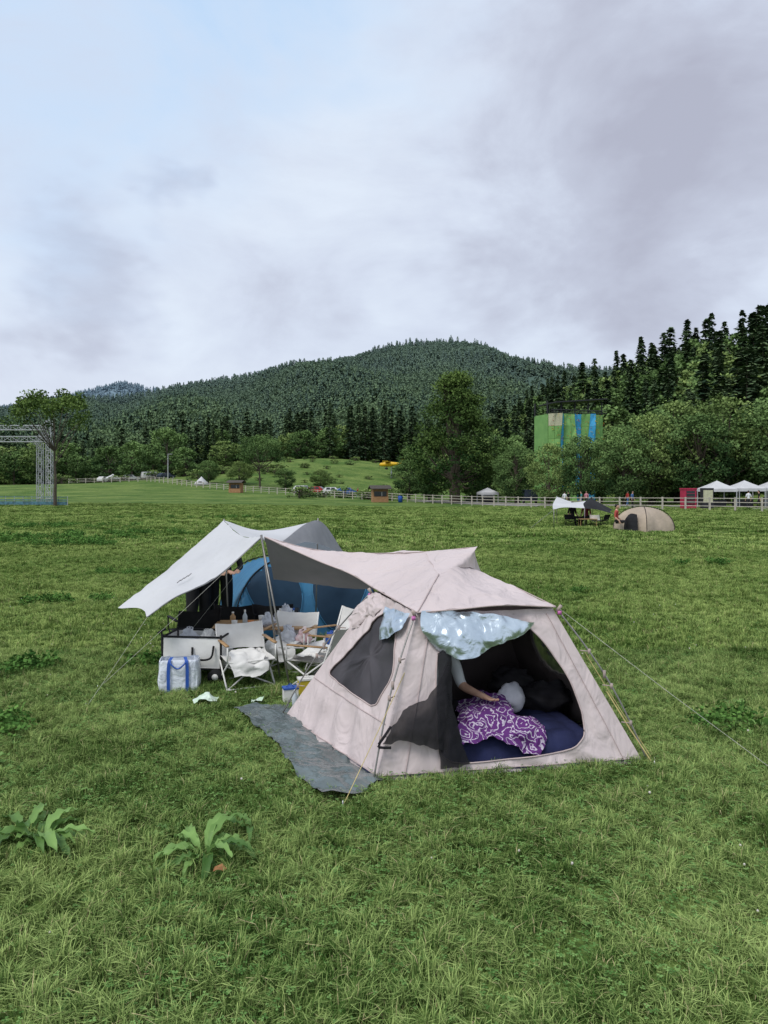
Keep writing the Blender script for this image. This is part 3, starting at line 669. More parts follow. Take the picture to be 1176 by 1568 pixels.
# ------------------------------------------------------------ tents: materials
M_pink=pm('pink_beige_nylon',(.65,.56,.555),(.59,.505,.50),scale=1.6,rough=.55,bump=1,bscale=5,trans=.12,bdist=.05,stretch=(1,1,.6))
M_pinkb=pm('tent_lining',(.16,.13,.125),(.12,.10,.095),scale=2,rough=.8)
M_tape=pm('seam_tape',(.50,.40,.39),(.42,.34,.33),scale=3,rough=.6)
M_grey=pm('silver_coated_lining',(.20,.19,.19),(.16,.155,.155),scale=2,rough=.6,bump=.4,bscale=8,trans=.2)
M_mesh=pm('window_mesh',(.085,.08,.09),(.05,.048,.055),scale=3,rough=.9,alpha=.85)
M_mesh2=pm('black_mesh',(.014,.013,.016),(.007,.007,.009),scale=3,rough=.9,alpha=.88)
M_pole=pm('pole_grey',(.28,.27,.26),rough=.4,metal=.5)
M_strap=pm('webbing',(.42,.34,.31),rough=.8)
M_pinkclip=pm('pink_clip',(.55,.16,.42),rough=.5)
M_foil=pm('silver_foil',(.64,.72,.78),(.50,.58,.65),scale=5,rough=.34,metal=.92,bump=.6,bscale=9,bdist=.03)
M_navy=pm('navy_flock',(.020,.026,.085),(.012,.016,.055),rough=.8,bump=.3,bscale=20)
M_tarp=pm('white_tarp',(.66,.66,.68),(.59,.59,.61),scale=1.3,rough=.6,bump=.6,bscale=4,trans=.2,bdist=.03)
M_wood=pm('beech_wood',(.42,.26,.13),(.32,.19,.09),scale=8,stretch=(1,6,6),rough=.5)
M_metal=pm('steel',(.5,.5,.5),rough=.35,metal=.9)
M_line=pm('guy_line',(.62,.60,.55),rough=.7)
M_yline=pm('yellow_guy_line',(.62,.50,.22),rough=.7)

A=Vector((-.06,5.39,0)); B=Vector((-.93,6.88,0)); C=Vector((2.02,5.75,0)); Dd=Vector((1.5,7.6,0))
HA=Vector((.262,5.8,1.155)); HC=Vector((1.385,6.07,1.15)); HB=Vector((-.08,6.68,1.2)); HD=Vector((1.05,6.95,1.18))
def bil(p00,p10,p11,p01,bulge,ctr=Vector((.65,6.4,.4)),sag=0):
    n=(p10-p00).cross(p01-p00).normalized()
    if n.dot((p00+p10+p11+p01)/4-ctr)<0: n=-n
    def f(s,t,off=0):
        p=(p00*(1-s)+p10*s)*(1-t)+(p01*(1-s)+p11*s)*t
        b=bulge*math.sin(math.pi*min(1,max(0,s)))*math.sin(math.pi*min(1,max(0,t*.9+.05)))
        w_=(.013*math.sin(s*31+t*7+2*math.sin(t*9))*(.3+abs(1-2*t))+.026*noise.noise(Vector((s*7+t*5,t*6-s*3,n.x*5)))+.013*noise.noise(Vector((s*22+t*14,t*9,n.x*7))))*math.sin(math.pi*min(1,max(0,s)))
        return p+n*(b+off+w_)
    return f
def raypoly(c,a,poly):
    dx,dy=math.cos(a),math.sin(a); best=None
    for i in range(len(poly)):
        x1,y1=poly[i]; x2,y2=poly[(i+1)%len(poly)]; ex,ey=x2-x1,y2-y1; den=dx*ey-dy*ex
        if abs(den)<1e-9: continue
        t=((x1-c[0])*ey-(y1-c[1])*ex)/den; u=((x1-c[0])*dy-(y1-c[1])*dx)/den
        if t>0 and -1e-6<=u<=1+1e-6 and (best is None or t<best): best=t
    return (c[0]+dx*best,c[1]+dy*best)
def smoothpoly(poly,n=3,k=.2):
    P=[np.array(p,float) for p in poly]
    for _ in range(n):
        Q=[]
        for i in range(len(P)):
            a,b=P[i],P[(i+1)%len(P)]; Q+=[a*(1-k)+b*k,a*k+b*(1-k)]
        P=Q
    return [tuple(p) for p in P]
def ringface(mb,f,poly,mi,rings=12,hem=None,fill=None,off=0,k=.2):
    poly=smoothpoly(poly,2,k); cx=sum(p[0] for p in poly)/len(poly); cy=sum(p[1] for p in poly)/len(poly); c=(cx,cy)
    sq=[(0,0),(1,0),(1,1),(0,1)]
    angs=sorted([2*math.pi*i/180 for i in range(180)]+[math.atan2(y-cy,x-cx)%(2*math.pi) for x,y in sq])
    O=[raypoly(c,a+1e-7,sq) for a in angs]; I_=[raypoly(c,a+1e-7,poly) for a in angs]; n=len(angs)
    V=[];F=[]
    for k in range(rings+1):
        q=k/rings
        for o,i in zip(O,I_): V.append(f(o[0]*(1-q)+i[0]*q,o[1]*(1-q)+i[1]*q,off))
    for k in range(rings):
        for j in range(n): F.append((k*n+j,k*n+(j+1)%n,(k+1)*n+(j+1)%n,(k+1)*n+j))
    mb.add(V,F,mi)
    if hem is not None:
        pts=[f(i[0],i[1],off+.004) for i in I_]; mb.tube(pts+[pts[0]],.006,hem,6,False)
    if fill is not None:
        V=[];F=[]
        for k in range(6):
            q=k/6
            for i in I_: V.append(f(i[0]*(1-q)+cx*q,i[1]*(1-q)+cy*q,off-.015+.012*math.sin(i[0]*40)*q))
        V.append(f(cx,cy,off-.015))
        for k in range(5):
            for j in range(n): F.append((k*n+j,k*n+(j+1)%n,(k+1)*n+(j+1)%n,(k+1)*n+j))
        for j in range(n): F.append((5*n+j,5*n+(j+1)%n,6*n))
        mb.add(V,F,fill)
tent=empty('camping_tent',(.65,6.4,0))
mats_t=[M_pink,M_tape,M_mesh,M_pinkb,M_mesh2]
mb=MB()
fF=bil(A,C,HC,HA,.035)
doorp=[(.225,.065),(.19,.4),(.165,.74),(.25,.87),(.42,.93),(.60,.95),(.74,.92),(.82,.78),(.865,.57),(.855,.34),(.82,.19),(.74,.10),(.5,.075)]
ringface(mb,fF,doorp,0,hem=1)
fL=bil(B,A,HA,HB,.045)
winp=[(.44,.93),(.30,.66),(.17,.40),(.5,.375),(.83,.36),(.91,.58),(.82,.80),(.62,.91)]
ringface(mb,fL,winp,0,hem=1,fill=2,k=.1)
fR=bil(C,Dd,HD,HC,.03); ringface(mb,fR,[(.3,.4),(.7,.4),(.65,.8),(.35,.8)],0,hem=1,fill=2)
fB=bil(Dd,B,HB,HD,.03); ringface(mb,fB,[(.25,.3),(.75,.3),(.68,.85),(.32,.85)],0,hem=1,fill=2)
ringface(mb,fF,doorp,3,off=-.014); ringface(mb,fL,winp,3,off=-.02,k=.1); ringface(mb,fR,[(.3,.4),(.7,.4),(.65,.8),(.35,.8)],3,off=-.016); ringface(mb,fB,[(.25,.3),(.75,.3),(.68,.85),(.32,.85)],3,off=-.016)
ap=Vector((.62,6.38,1.26)); lo_=Vector((0,0,-.035))
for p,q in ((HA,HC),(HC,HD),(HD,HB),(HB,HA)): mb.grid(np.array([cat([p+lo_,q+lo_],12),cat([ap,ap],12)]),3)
mb.obj('tent_body',mats_t,tent)
mb=MB(); mb.grid(patch([[A+Vector((0,0,.03)),C+Vector((0,0,.03))],[B+Vector((0,0,.03)),Dd+Vector((0,0,.03))]],20,20,.004,8),0); mb.obj('floor',[M_navy],tent)
mb=MB()
def bowed(p,q,o,n=14,k=.04):
    return [p*(1-t)+q*t+o*math.sin(math.pi*t)*k for t in np.linspace(0,1,n)]
for p,q in ((A,HA),(B,HB),(C,HC),(Dd,HD)):
    o=(p-Vector((.65,6.4,0))).normalized(); p2=p+o*.03+Vector((0,0,.01)); pts=bowed(p2,q+o*.03,o+Vector((0,0,.6)),k=.055)
    mb.tube(pts,.0065,0,8)
    for f in (3,6,9):
        mb.tube([pts[f]-Vector((0,0,.02)),pts[f]+Vector((0,0,.02))],.012,2,8)
        mb.tube([pts[f],pts[f]-o*.07],.005,2,5)
    mb.tube([pts[7]+Vector((0,0,-.03)),pts[7]+Vector((0,0,.03))],.012,2,8)
    mb.tube([p-o*.02,p2-o*-.06],.010,2,6)
for h,o in ((HA,(-.02,-.03)),(HC,(.03,-.02)),(HB,(-.03,0))):
    mb.tube([h+Vector((o[0],o[1],-.02)),h+Vector((o[0]*2,o[1]*2,.03))],.014,2,8); mb.box(h+Vector((o[0]*1.6,o[1]*1.6,-.03)),(.03,.02,.03),3)
    mb.tube([h+lo_*.6,ap+Vector((0,0,.01))],.008,0,6)
mb.obj('frame_poles',[M_pole,M_black,M_strap,M_pinkclip],tent)
# fly sheet
R0=(-1.277,7.9,1.613);R1=(-.730,7.65,1.501);R2=(-.183,7.4,1.483);R3=(.389,7.1,1.523);R4=(.829,6.85,1.587)
F0=(-1.246,8.3,1.109);F1=(-.637,8.2,1.049);F2=(-.092,8.0,1.033);F3=(.42,7.75,1.08);F4=(1.0,7.35,1.14)
N1=(-.711,7.45,1.42);N2=(-.332,7.1,1.316);N3=(-.085,6.65,1.235);NA=(.262,5.76,1.168)
M1=(.577,5.80,1.187);M2=(.949,5.88,1.205);M3=(1.40,6.03,1.168)
S1=(1.142,6.4,1.274);S2=(.841,6.8,1.387);Q=(.467,6.3,1.40);Q2=(.643,6.5,1.444)
mb=MB()
kw=dict(amp=.014,freq=5.5)
mb.grid(patch([[R0,N1,N2,N3,NA],[R0,R1,R2,R3,Q]],90,30,**kw),0)
mb.grid(patch([[NA,M1,M2,M3],[Q,Q2,S2,S1]],70,36,**kw),0)
mb.grid(patch([[M3,M3],[S1,HD+Vector((.05,0,.05))]],8,16,**kw),0)
mb.grid(patch([[Q,Q2,S2],[R3,R4,R4]],30,16,**kw),0)
mb.grid(patch([[R0,R1,R2,R3,R4],[F0,F1,F2,F3,F4]],70,20,**kw),1)
mb.grid(patch([[R4,S2,S1],[F4,(1.05,7.2,1.14),(1.1,7.0,1.16)]],20,12,**kw),0)
mb.tube(cat([R0,N1,N2,N3,NA],50),.006,2,5); mb.tube(cat([NA,M1,M2,M3],40),.006,2,5); mb.tube(cat([R0,R1,R2,R3,R4],50),.004,2,5)
mb.tube(cat([NA,Q],20)+np.array([0,0,.006]),.005,2,5); mb.tube(cat([M3,S1],12)+np.array([0,0,.004]),.004,2,5)
mb.obj('fly_sheet',[M_pink,M_grey,M_tape],tent)
mb=MB(); mb.grid(patch([[(-.10,6.62,1.21),(-.24,6.66,1.08),(-.33,6.70,.92)],[(-.02,6.5,1.2),(-.13,6.5,1.08),(-.24,6.55,.90)],[(.06,6.42,1.19),(-.02,6.35,1.1),(-.14,6.5,.98)]],40,30,.035,11),0); mb.obj('rolled_window_flap',[M_pink],tent)
# mesh door curtain
mb=MB()
mb.grid(patch([[fF(.165,.74,.02),fF(.20,.76,.05),fF(.24,.78,.03)],[fF(.19,.5,.03),fF(.22,.5,.07),fF(.255,.5,.03)],[fF(.20,.25,.03),fF(.24,.25,.08),fF(.29,.25,.03)],[fF(.225,.05,.03),fF(.27,.05,.06),fF(.33,.07,.03)]],30,50,.018,12,(1,1,.3)),0)
mb.grid(patch([[fF(.20,.60,.03),fF(.14,.47,.07),fF(.06,.42,.08),fF(.0,.31,.06)],[fF(.23,.45,.06),fF(.16,.34,.1),fF(.08,.30,.1),fF(.0,.27,.07)],[fF(.25,.12,.04),fF(.17,.18,.09),fF(.08,.22,.09),fF(-.01,.22,.06)]],50,36,.020,12,(1,1,.6)),0)
mb.tube(cat([fF(.0,.31,.06),fF(-.02,.25,.08),fF(-.03,.2,.07),fF(.02,.19,.08)],12),.010,0,6)
mb.obj('mesh_door',[M_mesh2],tent)
mb=MB()
mb.tube([fF(.1,t,.008) for t in np.linspace(.02,.97,40)],.003,0,5); mb.tube([fF(.93,t,.008) for t in np.linspace(.02,.97,40)],.003,0,5)
mb.tube([fF(s,.03,.008) for s in np.linspace(.02,.98,60)],.004,0,5); mb.tube([fL(s,.03,.008) for s in np.linspace(.02,.98,60)],.004,0,5)
mb.tube([fL(s,.33-.02*s,.008) for s in np.linspace(.03,.97,60)],.003,0,5)
mb.obj('seams',[M_tape],tent)
# foil sheets
foil=MB()
foil.grid(patch([[fF(.02,1.0,.05),fF(.28,1.0,.06),fF(.55,.97,.05),fF(.80,.90,.04)],[fF(.05,.88,.06),fF(.26,.84,.09),fF(.52,.84,.07),fF(.74,.86,.05)],[fF(.16,.77,.03),fF(.30,.69,.06),fF(.42,.73,.05),fF(.66,.82,.03)]],90,56,.024,6.5),0)
foil.grid(patch([[(.02,6.22,1.14),(.09,6.04,1.14),(.20,5.86,1.14)],[(-.02,6.14,1.03),(.06,5.95,1.04),(.14,5.82,1.05)],[(-.03,6.06,.90),(.01,5.98,.92),(.09,5.82,1.0)]],40,40,.022,9),0)
foil.obj('foil_sunshade_sheet',[M_foil])
# groundsheet
M_sheet=pm('grey_pe_sheet',(.12,.15,.15),(.07,.09,.09),scale=4,rough=.2,spec=.9,bump=1,bscale=5,bdist=.05)
mb=MB(); mb.grid(patch([[(-1.42,7.03,.07),(-1.10,6.46,.06),(-.82,5.95,.06),(-.62,5.36,.06),(-.40,5.0,.08)],[(-1.15,7.1,.07),(-.85,6.5,.06),(-.6,6.0,.05),(-.35,5.5,.06),(-.2,5.10,.06)],[(-.85,7.15,.03),(-.62,6.6,.03),(-.3,6.05,.02),(-.05,5.6,.02),(0,5.4,.02)]],100,60,.036,5.5),0)
mb.obj('groundsheet',[M_sheet])
# air mattress
e1=Vector((.985,.17,0)); e2=Vector((-.20,.98,0)); o0=Vector((.42,5.62,0)); mb=MB(); nu,nv=60,44; G=np.zeros((nv,nu,3))
for i in range(nv):
    for j in range(nu):
        s=j/(nu-1);t=i/(nv-1); d=min(s,1-s,t,1-t); z=.05+.15*min(1,(d*14))**.5-.018*(max(0,math.cos(s*44))**6+max(0,math.cos(t*36))**6)*.6
        p=o0+e1*(s*1.33)+e2*(t*1.15); G[i,j]=(p.x,p.y,z if d>0 else .03)
mb.grid(G,0); mb.obj('air_mattress',[M_navy])
mbk=bpy.data.materials.new('purple_paisley_blanket'); mbk.use_nodes=True; N=mbk.node_tree.nodes; L=mbk.node_tree.links; b=N['Principled BSDF']; b.inputs['Roughness'].default_value=.9
tc=N.new('ShaderNodeTexCoord'); no=N.new('ShaderNodeTexNoise'); no.inputs['Scale'].default_value=9; no.inputs['Detail'].default_value=5; L.new(tc.outputs['Object'],no.inputs['Vector'])
ad=N.new('ShaderNodeMixRGB'); ad.blend_type='ADD'; ad.inputs[0].default_value=.16; L.new(tc.outputs['Object'],ad.inputs[1]); L.new(no.outputs['Color'],ad.inputs[2])
vo=N.new('ShaderNodeTexVoronoi'); vo.inputs['Scale'].default_value=9; L.new(ad.outputs[0],vo.inputs['Vector'])
wv=N.new('ShaderNodeMath'); wv.operation='MULTIPLY'; wv.inputs[1].default_value=24; L.new(vo.outputs['Distance'],wv.inputs[0])
sn=N.new('ShaderNodeMath'); sn.operation='SINE'; L.new(wv.outputs[0],sn.inputs[0])
rr=N.new('ShaderNodeValToRGB'); rr.color_ramp.elements[0].position=.66; rr.color_ramp.elements[0].color=(.10,.020,.15,1); rr.color_ramp.elements[1].position=.84; rr.color_ramp.elements[1].color=(.52,.46,.55,1); L.new(sn.outputs[0],rr.inputs[0]); L.new(rr.outputs[0],b.inputs['Base Color'])
mb=MB(); mb.grid(patch([[(.56,5.60,.22),(.87,5.655,.19),(1.06,5.69,.12),(1.23,5.72,.06)],[(.58,5.7,.30),(.87,5.76,.27),(1.08,5.78,.24),(1.27,5.80,.18)],[(.6,5.95,.34),(.9,5.95,.39),(1.12,5.88,.29),(1.30,5.88,.23)],[(.62,6.3,.32),(.9,6.3,.38),(1.08,6.1,.30),(1.26,5.98,.23)]],90,70,.055,7),0)
mb.obj('patterned_blanket',[mbk])
M_pillow=pm('grey_white_cushion',(.60,.60,.64),(.45,.45,.50),bump=.4,bscale=8)
mb=MB(); mb.ell((1.08,6.26,.37),(.12,.09,.12),0,28,20,Matrix.Rotation(-.3,3,'Y'),lambda p:p*(1+.22*noise.noise(p*1.6)+.05*noise.noise(p*6))); mb.obj('cushion',[M_pillow])
M_bag=pm('dark_bag',(.018,.016,.02),(.03,.028,.03),bump=.5,bscale=9)
mb=MB(); mb.ell((1.42,6.55,.30),(.24,.18,.12),0,28,20,None,lambda p:p*(1+.4*noise.noise(p*2)+.14*noise.noise(p*6))); mb.ell((1.16,6.72,.36),(.18,.13,.13),0,28,20,None,lambda p:p*(1+.45*noise.noise(p*2.4+Vector((3,0,0)))+.12*noise.noise(p*7))); mb.obj('dark_duffel_bag',[M_bag])

# ------------------------------------------------------------ white tarp
tarp=empty('canopy_tarp',(-2,8.5,0)); mb=MB()
mb.grid(patch([[(-2.99,8.3,.794),(-2.76,8.9,1.034),(-2.475,9.4,1.336),(-2.164,10,1.69)],
               [(-2.68,8.15,.81),(-2.52,8.42,1.01),(-2.16,8.72,1.25),(-1.75,9.0,1.56)],
               [(-2.50,7.8,.772),(-2.233,7.9,.964),(-1.812,7.95,1.167),(-1.32,7.95,1.600)]],80,56,.018,3.4),0)
mb.grid(patch([[(-2.164,10,1.69),(-1.6,9.9,1.56),(-.937,10.5,1.668)],[(-1.75,9.0,1.56),(-1.5,9.2,1.50),(-1.25,9.5,1.43)],[(-1.32,7.95,1.6),(-1.34,8.6,1.52),(-1.32,9.3,1.44)]],30,24,.008,3),0)
mb.grid(patch([[(-1.32,9.3,1.435),(-.937,10.5,1.668),(-.60,11,1.17)],[(-1.2,9.5,1.40),(-.95,10.0,1.39),(-.60,10.9,1.15)]],30,12,.006,3),1)
mb.grid(patch([[(-.937,10.5,1.668),(-.60,11,1.17)],[(-1.9,12.6,1.0),(-1.2,12.9,.8)]],20,20,.006,3),0)
mb.tube(cat([(-2.50,7.8,.772),(-2.233,7.9,.964),(-1.812,7.95,1.167),(-1.32,7.95,1.600)],40),.007,1,5)
for k in range(4):
    mb.tube([(-2.30+.035*k,8.22+.02*k,1.078+.022*k),(-2.275+.035*k,8.27+.02*k,1.105+.022*k)],.005,2,4)
mb.obj('tarp_fabric',[M_tarp,pm('tarp_grey_side',(.30,.30,.32),(.25,.25,.27),trans=.2,rough=.6),M_grey],tarp)
mb=MB()
mb.tube([(-1.32,7.93,1.63),(-.97,7.70,0)],.010,0,8); mb.tube([(-1.32,7.97,1.63),(-1.16,8.25,0)],.010,0,8)
mb.tube([(-2.164,10,1.71),(-2.1,10.05,0)],.010,0,8); mb.tube([(-.937,10.5,1.70),(-.98,10.55,0)],.010,0,8)
mb.obj('poles',[M_pole],tarp)
mb=MB()
def line(p,q,mi=0,r=.0016): 
    p=Vector(p);q=Vector(q); mb.tube([p,(p+q)/2-Vector((0,0,.01)),q],r,mi,4,False); mb.tube([q+Vector((0,0,.04)),q-Vector((0,0,.05))],.005,2,5)
line((-1.32,7.95,1.6),(-3.04,7.85,.0)); line((-2.5,7.8,.77),(-2.9,7.2,0)); line((-.937,10.5,1.66),(-.2,12.6,0)); line((-2.164,10,1.69),(-3.1,12,0)); line((-1.277,7.9,1.61),(-2.7,9.3,0))
line(HC+Vector((.05,0,0)),(2.95,5.35,0)); line(HA+Vector((-.03,-.03,-.3)),(-.277,4.97,0),1,.0035); line(HC*.45+C*.55+Vector((.04,0,0)),C+Vector((.06,-.06,0)),1,.005); line(HC*.7+C*.3+Vector((.05,0,0)),C+Vector((.09,.02,0)),1,.003)
line(R4,(1.4,9.5,0)); 
mb.obj('guy_lines',[M_line,M_yline,M_metal])

# ------------------------------------------------------------ blue dome tent
M_blue=pm('blue_nylon',(.045,.19,.34),(.03,.14,.27),scale=2,rough=.5,bump=.6,bscale=6,trans=.15,bdist=.03)
M_blued=pm('dark_blue_mesh',(.014,.040,.075),(.008,.028,.055),scale=3,rough=.8)  # dark colour painted for the unlit inside behind the door openings
bt=empty('dome_tent',(-1.35,11.3,0))
def dome(mb,cx,cy,a,b,h,rz,mi,pow_=2.3,n=36):
    G=np.zeros((n,n,3)); c_,s_=math.cos(rz),math.sin(rz)
    for i in range(n):
        for j in range(n):
            u=-1+2*j/(n-1); v=-1+2*i/(n-1)
            m=max(abs(u),abs(v)); diag=(abs(u)*abs(v))/(m*m+1e-9)
            z=h*max(0,1-m**pow_)*(1-.16*(1-diag)*m)+.012*noise.noise(Vector((u*4,v*4,cx)))*(1-m)
            k=1-.12*(1-diag)*math.sin(math.pi*min(1,m)) 
            f=(math.sin(m*math.pi/2)/(m+1e-9)) if m>0 else 1
            x=u*a*k*f; y=v*b*k*f
            G[i,j]=(cx+x*c_-y*s_,cy+x*s_+y*c_,z)
    mb.grid(G,mi); return G
mb=MB(); rzb=R(18); Gd=dome(mb,-1.36,11.5,1.08,1.0,1.08,rzb,0,2.4)
n=36
for dg_ in (0,1):
    pts=[Gd[i,i if dg_==0 else n-1-i]+np.array([0,0,.012]) for i in range(n)]; mb.tube(pts,.010,1,6)
mb.obj('tent_shell',[M_blue,M_black],bt)
mb=MB()
def onfront(s,t,off):
    i=t*(n/2-1); j=s*(n-1); i0,j0=int(i),int(j); i1,j1=min(i0+1,n-1),min(j0+1,n-1); fi,fj=i-i0,j-j0
    p=(Gd[i0,j0]*(1-fj)+Gd[i0,j1]*fj)*(1-fi)+(Gd[i1,j0]*(1-fj)+Gd[i1,j1]*fj)*fi
    d=p-np.array([-1.36,11.5,0.2]); d/=np.linalg.norm(d); return p+d*off
for cs in (.33,.67):  # dark ellipses laid on the closed shell as shaded openings
    ring=[]
    for k in range(6):
        ring.append([onfront(cs+.14*q*math.cos(a),.34+.30*q*math.sin(a),.02) for q in [(k)/5] for a in np.linspace(0,2*math.pi,33)])
    mb.grid(np.array(ring),0)
    mb.tube(ring[-1],.008,1,5)
mb.obj('door_mesh_panels',[M_blued,M_blue],bt)

# ------------------------------------------------------------ camp furniture
def chair(x,y,rz,fab=None,frame=None,h=.62,name='folding_camp_chair',cloth=False):
    mb=MB(); w_,d_,sh=.26,.24,.30
    for s in(-1,1):
        mb.tube([(s*w_,-d_,0),(s*w_,d_*.8,sh+.02)],.010,1,6); mb.tube([(s*w_*.96,d_,0),(s*w_*.96,-d_,sh)],.010,1,6)
        mb.tube([(s*w_,d_*.6,.05),(s*w_,d_*.8,sh),(s*w_,d_*1.35,h)],.010,1,6)
        mb.tube([(s*w_,-d_,sh),(s*w_,-d_,sh+.16)],.009,1,6); mb.box((s*w_,0,sh+.175),(.04,.46,.014),2)
    for yy,zz in((-d_,0.02),(d_,.02),(-d_,sh),(d_*.8,sh)): mb.tube([(-w_,yy,zz),(w_,yy,zz)],.008,1,6)
    mb.tube([(-w_,-d_,0.02),(w_,d_,.2)],.008,1,6); mb.tube([(w_,-d_,0.02),(-w_,d_,.2)],.008,1,6)
    mb.grid(patch([[(-w_,-d_-.01,sh+.01),(0,-d_,sh-.02),(w_,-d_-.01,sh+.01)],[(-w_,0,sh+.01),(0,0,sh-.06),(w_,0,sh+.01)],[(-w_,d_,sh+.02),(0,d_+.01,sh-.02),(w_,d_,sh+.02)]],16,16,.008,8),0)
    mb.grid(patch([[(-w_,d_*.95,sh+.04),(0,d_+.05,sh+.04),(w_,d_*.95,sh+.04)],[(-w_,d_*1.15,sh+.2),(0,d_*1.15+.06,sh+.2),(w_,d_*1.15,sh+.2)],[(-w_,d_*1.35,h),(0,d_*1.35+.04,h-.02),(w_,d_*1.35,h)]],16,16,.008,8),0)
    if cloth: mb.grid(patch([[(-.2,-.3,.18),(0,-.31,.14),(.15,-.3,.2)],[(-.22,-.22,.33),(0,-.22,.32),(.16,-.2,.33)],[(-.2,.05,.36),(0,.05,.38),(.2,.1,.36)]],20,20,.04,9),0)
    return mb.obj(name,[fab or M_white,frame or M_white,M_wood if frame is None else M_black],None,True,(x,y,0),rz)
chair(-1.50,8.05,R(25),None,None,.62,cloth=True); chair(-1.12,8.75,R(-12),cloth=True); chair(-.62,8.6,R(-55),h=.70); chair(-.35,8.15,R(-70)); chair(-.72,8.0,R(-110),h=.66,cloth=True)
chair(-2.45,9.5,R(-150),M_black,M_black); chair(-1.9,9.9,R(170),M_black,M_black); chair(-1.45,9.95,R(180),M_dgrey,M_black)
mb=MB()
for k in range(7): mb.box((0,-.27+k*.09,.43),(1.1,.08,.018),0)
for s in(-1,1):
    mb.tube([(s*.45,-.25,0),(s*.3,.25,.41)],.012,1,6); mb.tube([(s*.45,.25,0),(s*.3,-.25,.41)],.012,1,6); mb.box((s*.3,0,.41),(.03,.6,.02),0)
mb.tube([(-.37,0,.22),(.37,0,.22)],.01,1,6)
mb.obj('folding_camp_table',[M_wood,M_metal],None,False,(-1.55,9.2,0),R(4))
def bottle(x,y,z,h,r,m,nm,cap=M_white):
    mb=MB(); pts=[(0,0,0),(0,0,h*.06),(0,0,h*.6),(0,0,h*.78),(0,0,h*.84),(0,0,h)]; mb.tube(pts,[r*.9,r,r,r*.45,r*.35,r*.35],0,12); mb.tube([(0,0,h*.9),(0,0,h*1.03)],r*.42,1,10); mb.obj(nm,[m,cap],None,True,(x,y,z),0,sharp=40)
M_clear=pm('pale_plastic',(.5,.55,.58),rough=.2); M_red=pm('red_plastic',(.5,.04,.03),rough=.4); M_yel=pm('yellow_plastic',(.65,.5,.05),rough=.4); M_orange=pm('orange_plastic',(.6,.2,.05)); M_bl=pm('blue_plastic',(.03,.10,.42),rough=.4)
bottle(-1.72,9.15,.44,.18,.03,M_clear,'drink_bottle'); bottle(-1.30,9.25,.44,.18,.03,M_orange,'drink_bottle'); bottle(-1.9,9.3,.44,.13,.035,M_wood,'drink_bottle'); bottle(-1.12,9.15,.44,.2,.03,M_clear,'drink_bottle',M_bl)
def plasticbag(x,y,z,s,m,nm='plastic_bag',seed=0):
    mb=MB(); o=Vector((seed*3.1,0,0))
    def fn(p):
        k=1+.45*noise.noise(p*2.2+o)+.22*noise.noise(p*5+o)+.08*noise.noise(p*11+o); q=p*k
        if q.z>.3: q.x*=.7; q.y*=.7
        if q.z<-.6: q.z=-.6
        return q
    mb.ell((0,0,.6*s),(s,s*.8,s),0,32,22,None,fn)
    for sg in(-1,1): mb.tube([(sg*.35*s,0,1.3*s),(sg*.3*s,.02,1.65*s),(sg*.08*s,.03,1.7*s),(sg*.02*s,0,1.3*s)],.05*s,0,6)
    return mb.obj(nm,[m],None,True,(x,y,z),seed)
M_pb=pm('bag_plastic',(.72,.74,.78),(.6,.62,.68),rough=.3,trans=.3,bump=.6,bscale=14)
M_pinkp=pm('pink_towel',(.6,.36,.38),(.7,.6,.58),scale=9,rough=.9)
plasticbag(-1.42,9.05,.44,.10,M_pb,seed=1); plasticbag(-1.12,8.68,.32,.12,M_pb,seed=2); plasticbag(-1.25,9.4,.44,.12,M_pb,seed=3); plasticbag(-.95,8.7,.32,.10,M_pinkp,'towel_bundle',4); plasticbag(-.62,8.55,.33,.09,M_bl,'rain_jacket',5)
mb=MB()
for x,y,m in ((-1.62,9.0,0),(-1.55,9.35,1),(-1.82,9.0,1)): mb.tube([(x,y,.44),(x,y,.52)],[.03,.038],m,12)
mb.obj('cups',[M_orange,M_white])
# wagon
wg=empty('folding_camp_wagon',(-2.1,8.35,0)); mb=MB(); Mx=Matrix.Translation((-2.08,8.3,0))@Matrix.Rotation(R(-6),4,'Z')
def T(p): return Mx@Vector(p)
hx,hy,z0,z1=.33,.22,.16,.50
for s in(-1,1):
    mb.grid(np.array([[T((x,s*hy+.012*math.sin(x*9),z0)) for x in np.linspace(-hx,hx,20)],[T((x,s*(hy+.02*math.cos(x*4)),.33)) for x in np.linspace(-hx,hx,20)],[T((x,s*hy,z1-.012*math.cos(x*4.6))) for x in np.linspace(-hx,hx,20)]]),0)
    mb.grid(np.array([[T((s*hx,y,z)) for y in np.linspace(-hy,hy,8)] for z in(z0,z1)]),0)
    for t in(-1,1): mb.tube([T((s*hx,t*hy,.08)),T((s*hx,t*hy,z1+.03))],.013,1,8)
    mb.tube([T((-hx,s*hy,z1+.005)),T((hx,s*hy,z1+.005))],.012,1,8); mb.tube([T((-hx,s*(hy+.012),z0)),T((hx,s*(hy+.012),z0))],.011,1,8)
    mb.tube([T((s*hx,-hy,z1)),T((s*hx,hy,z1))],.012,1,8)
    for t in(-1,1):
        c=Vector((s*hx*.85,t*(hy+.03),.085)); mb.tube([T(c-Vector((0,.02,0))),T(c+Vector((0,.02,0)))],.085,1,18); mb.tube([T(c-Vector((0,.025,0))),T(c+Vector((0,.025,0)))],.035,0,12)
mb.grid(np.array([[T((-hx,y,z0+.01)) for y in(-hy,hy)],[T((hx,y,z0+.01)) for y in(-hy,hy)]]),0)
mb.obj('wagon_body',[M_white,M_black],wg)
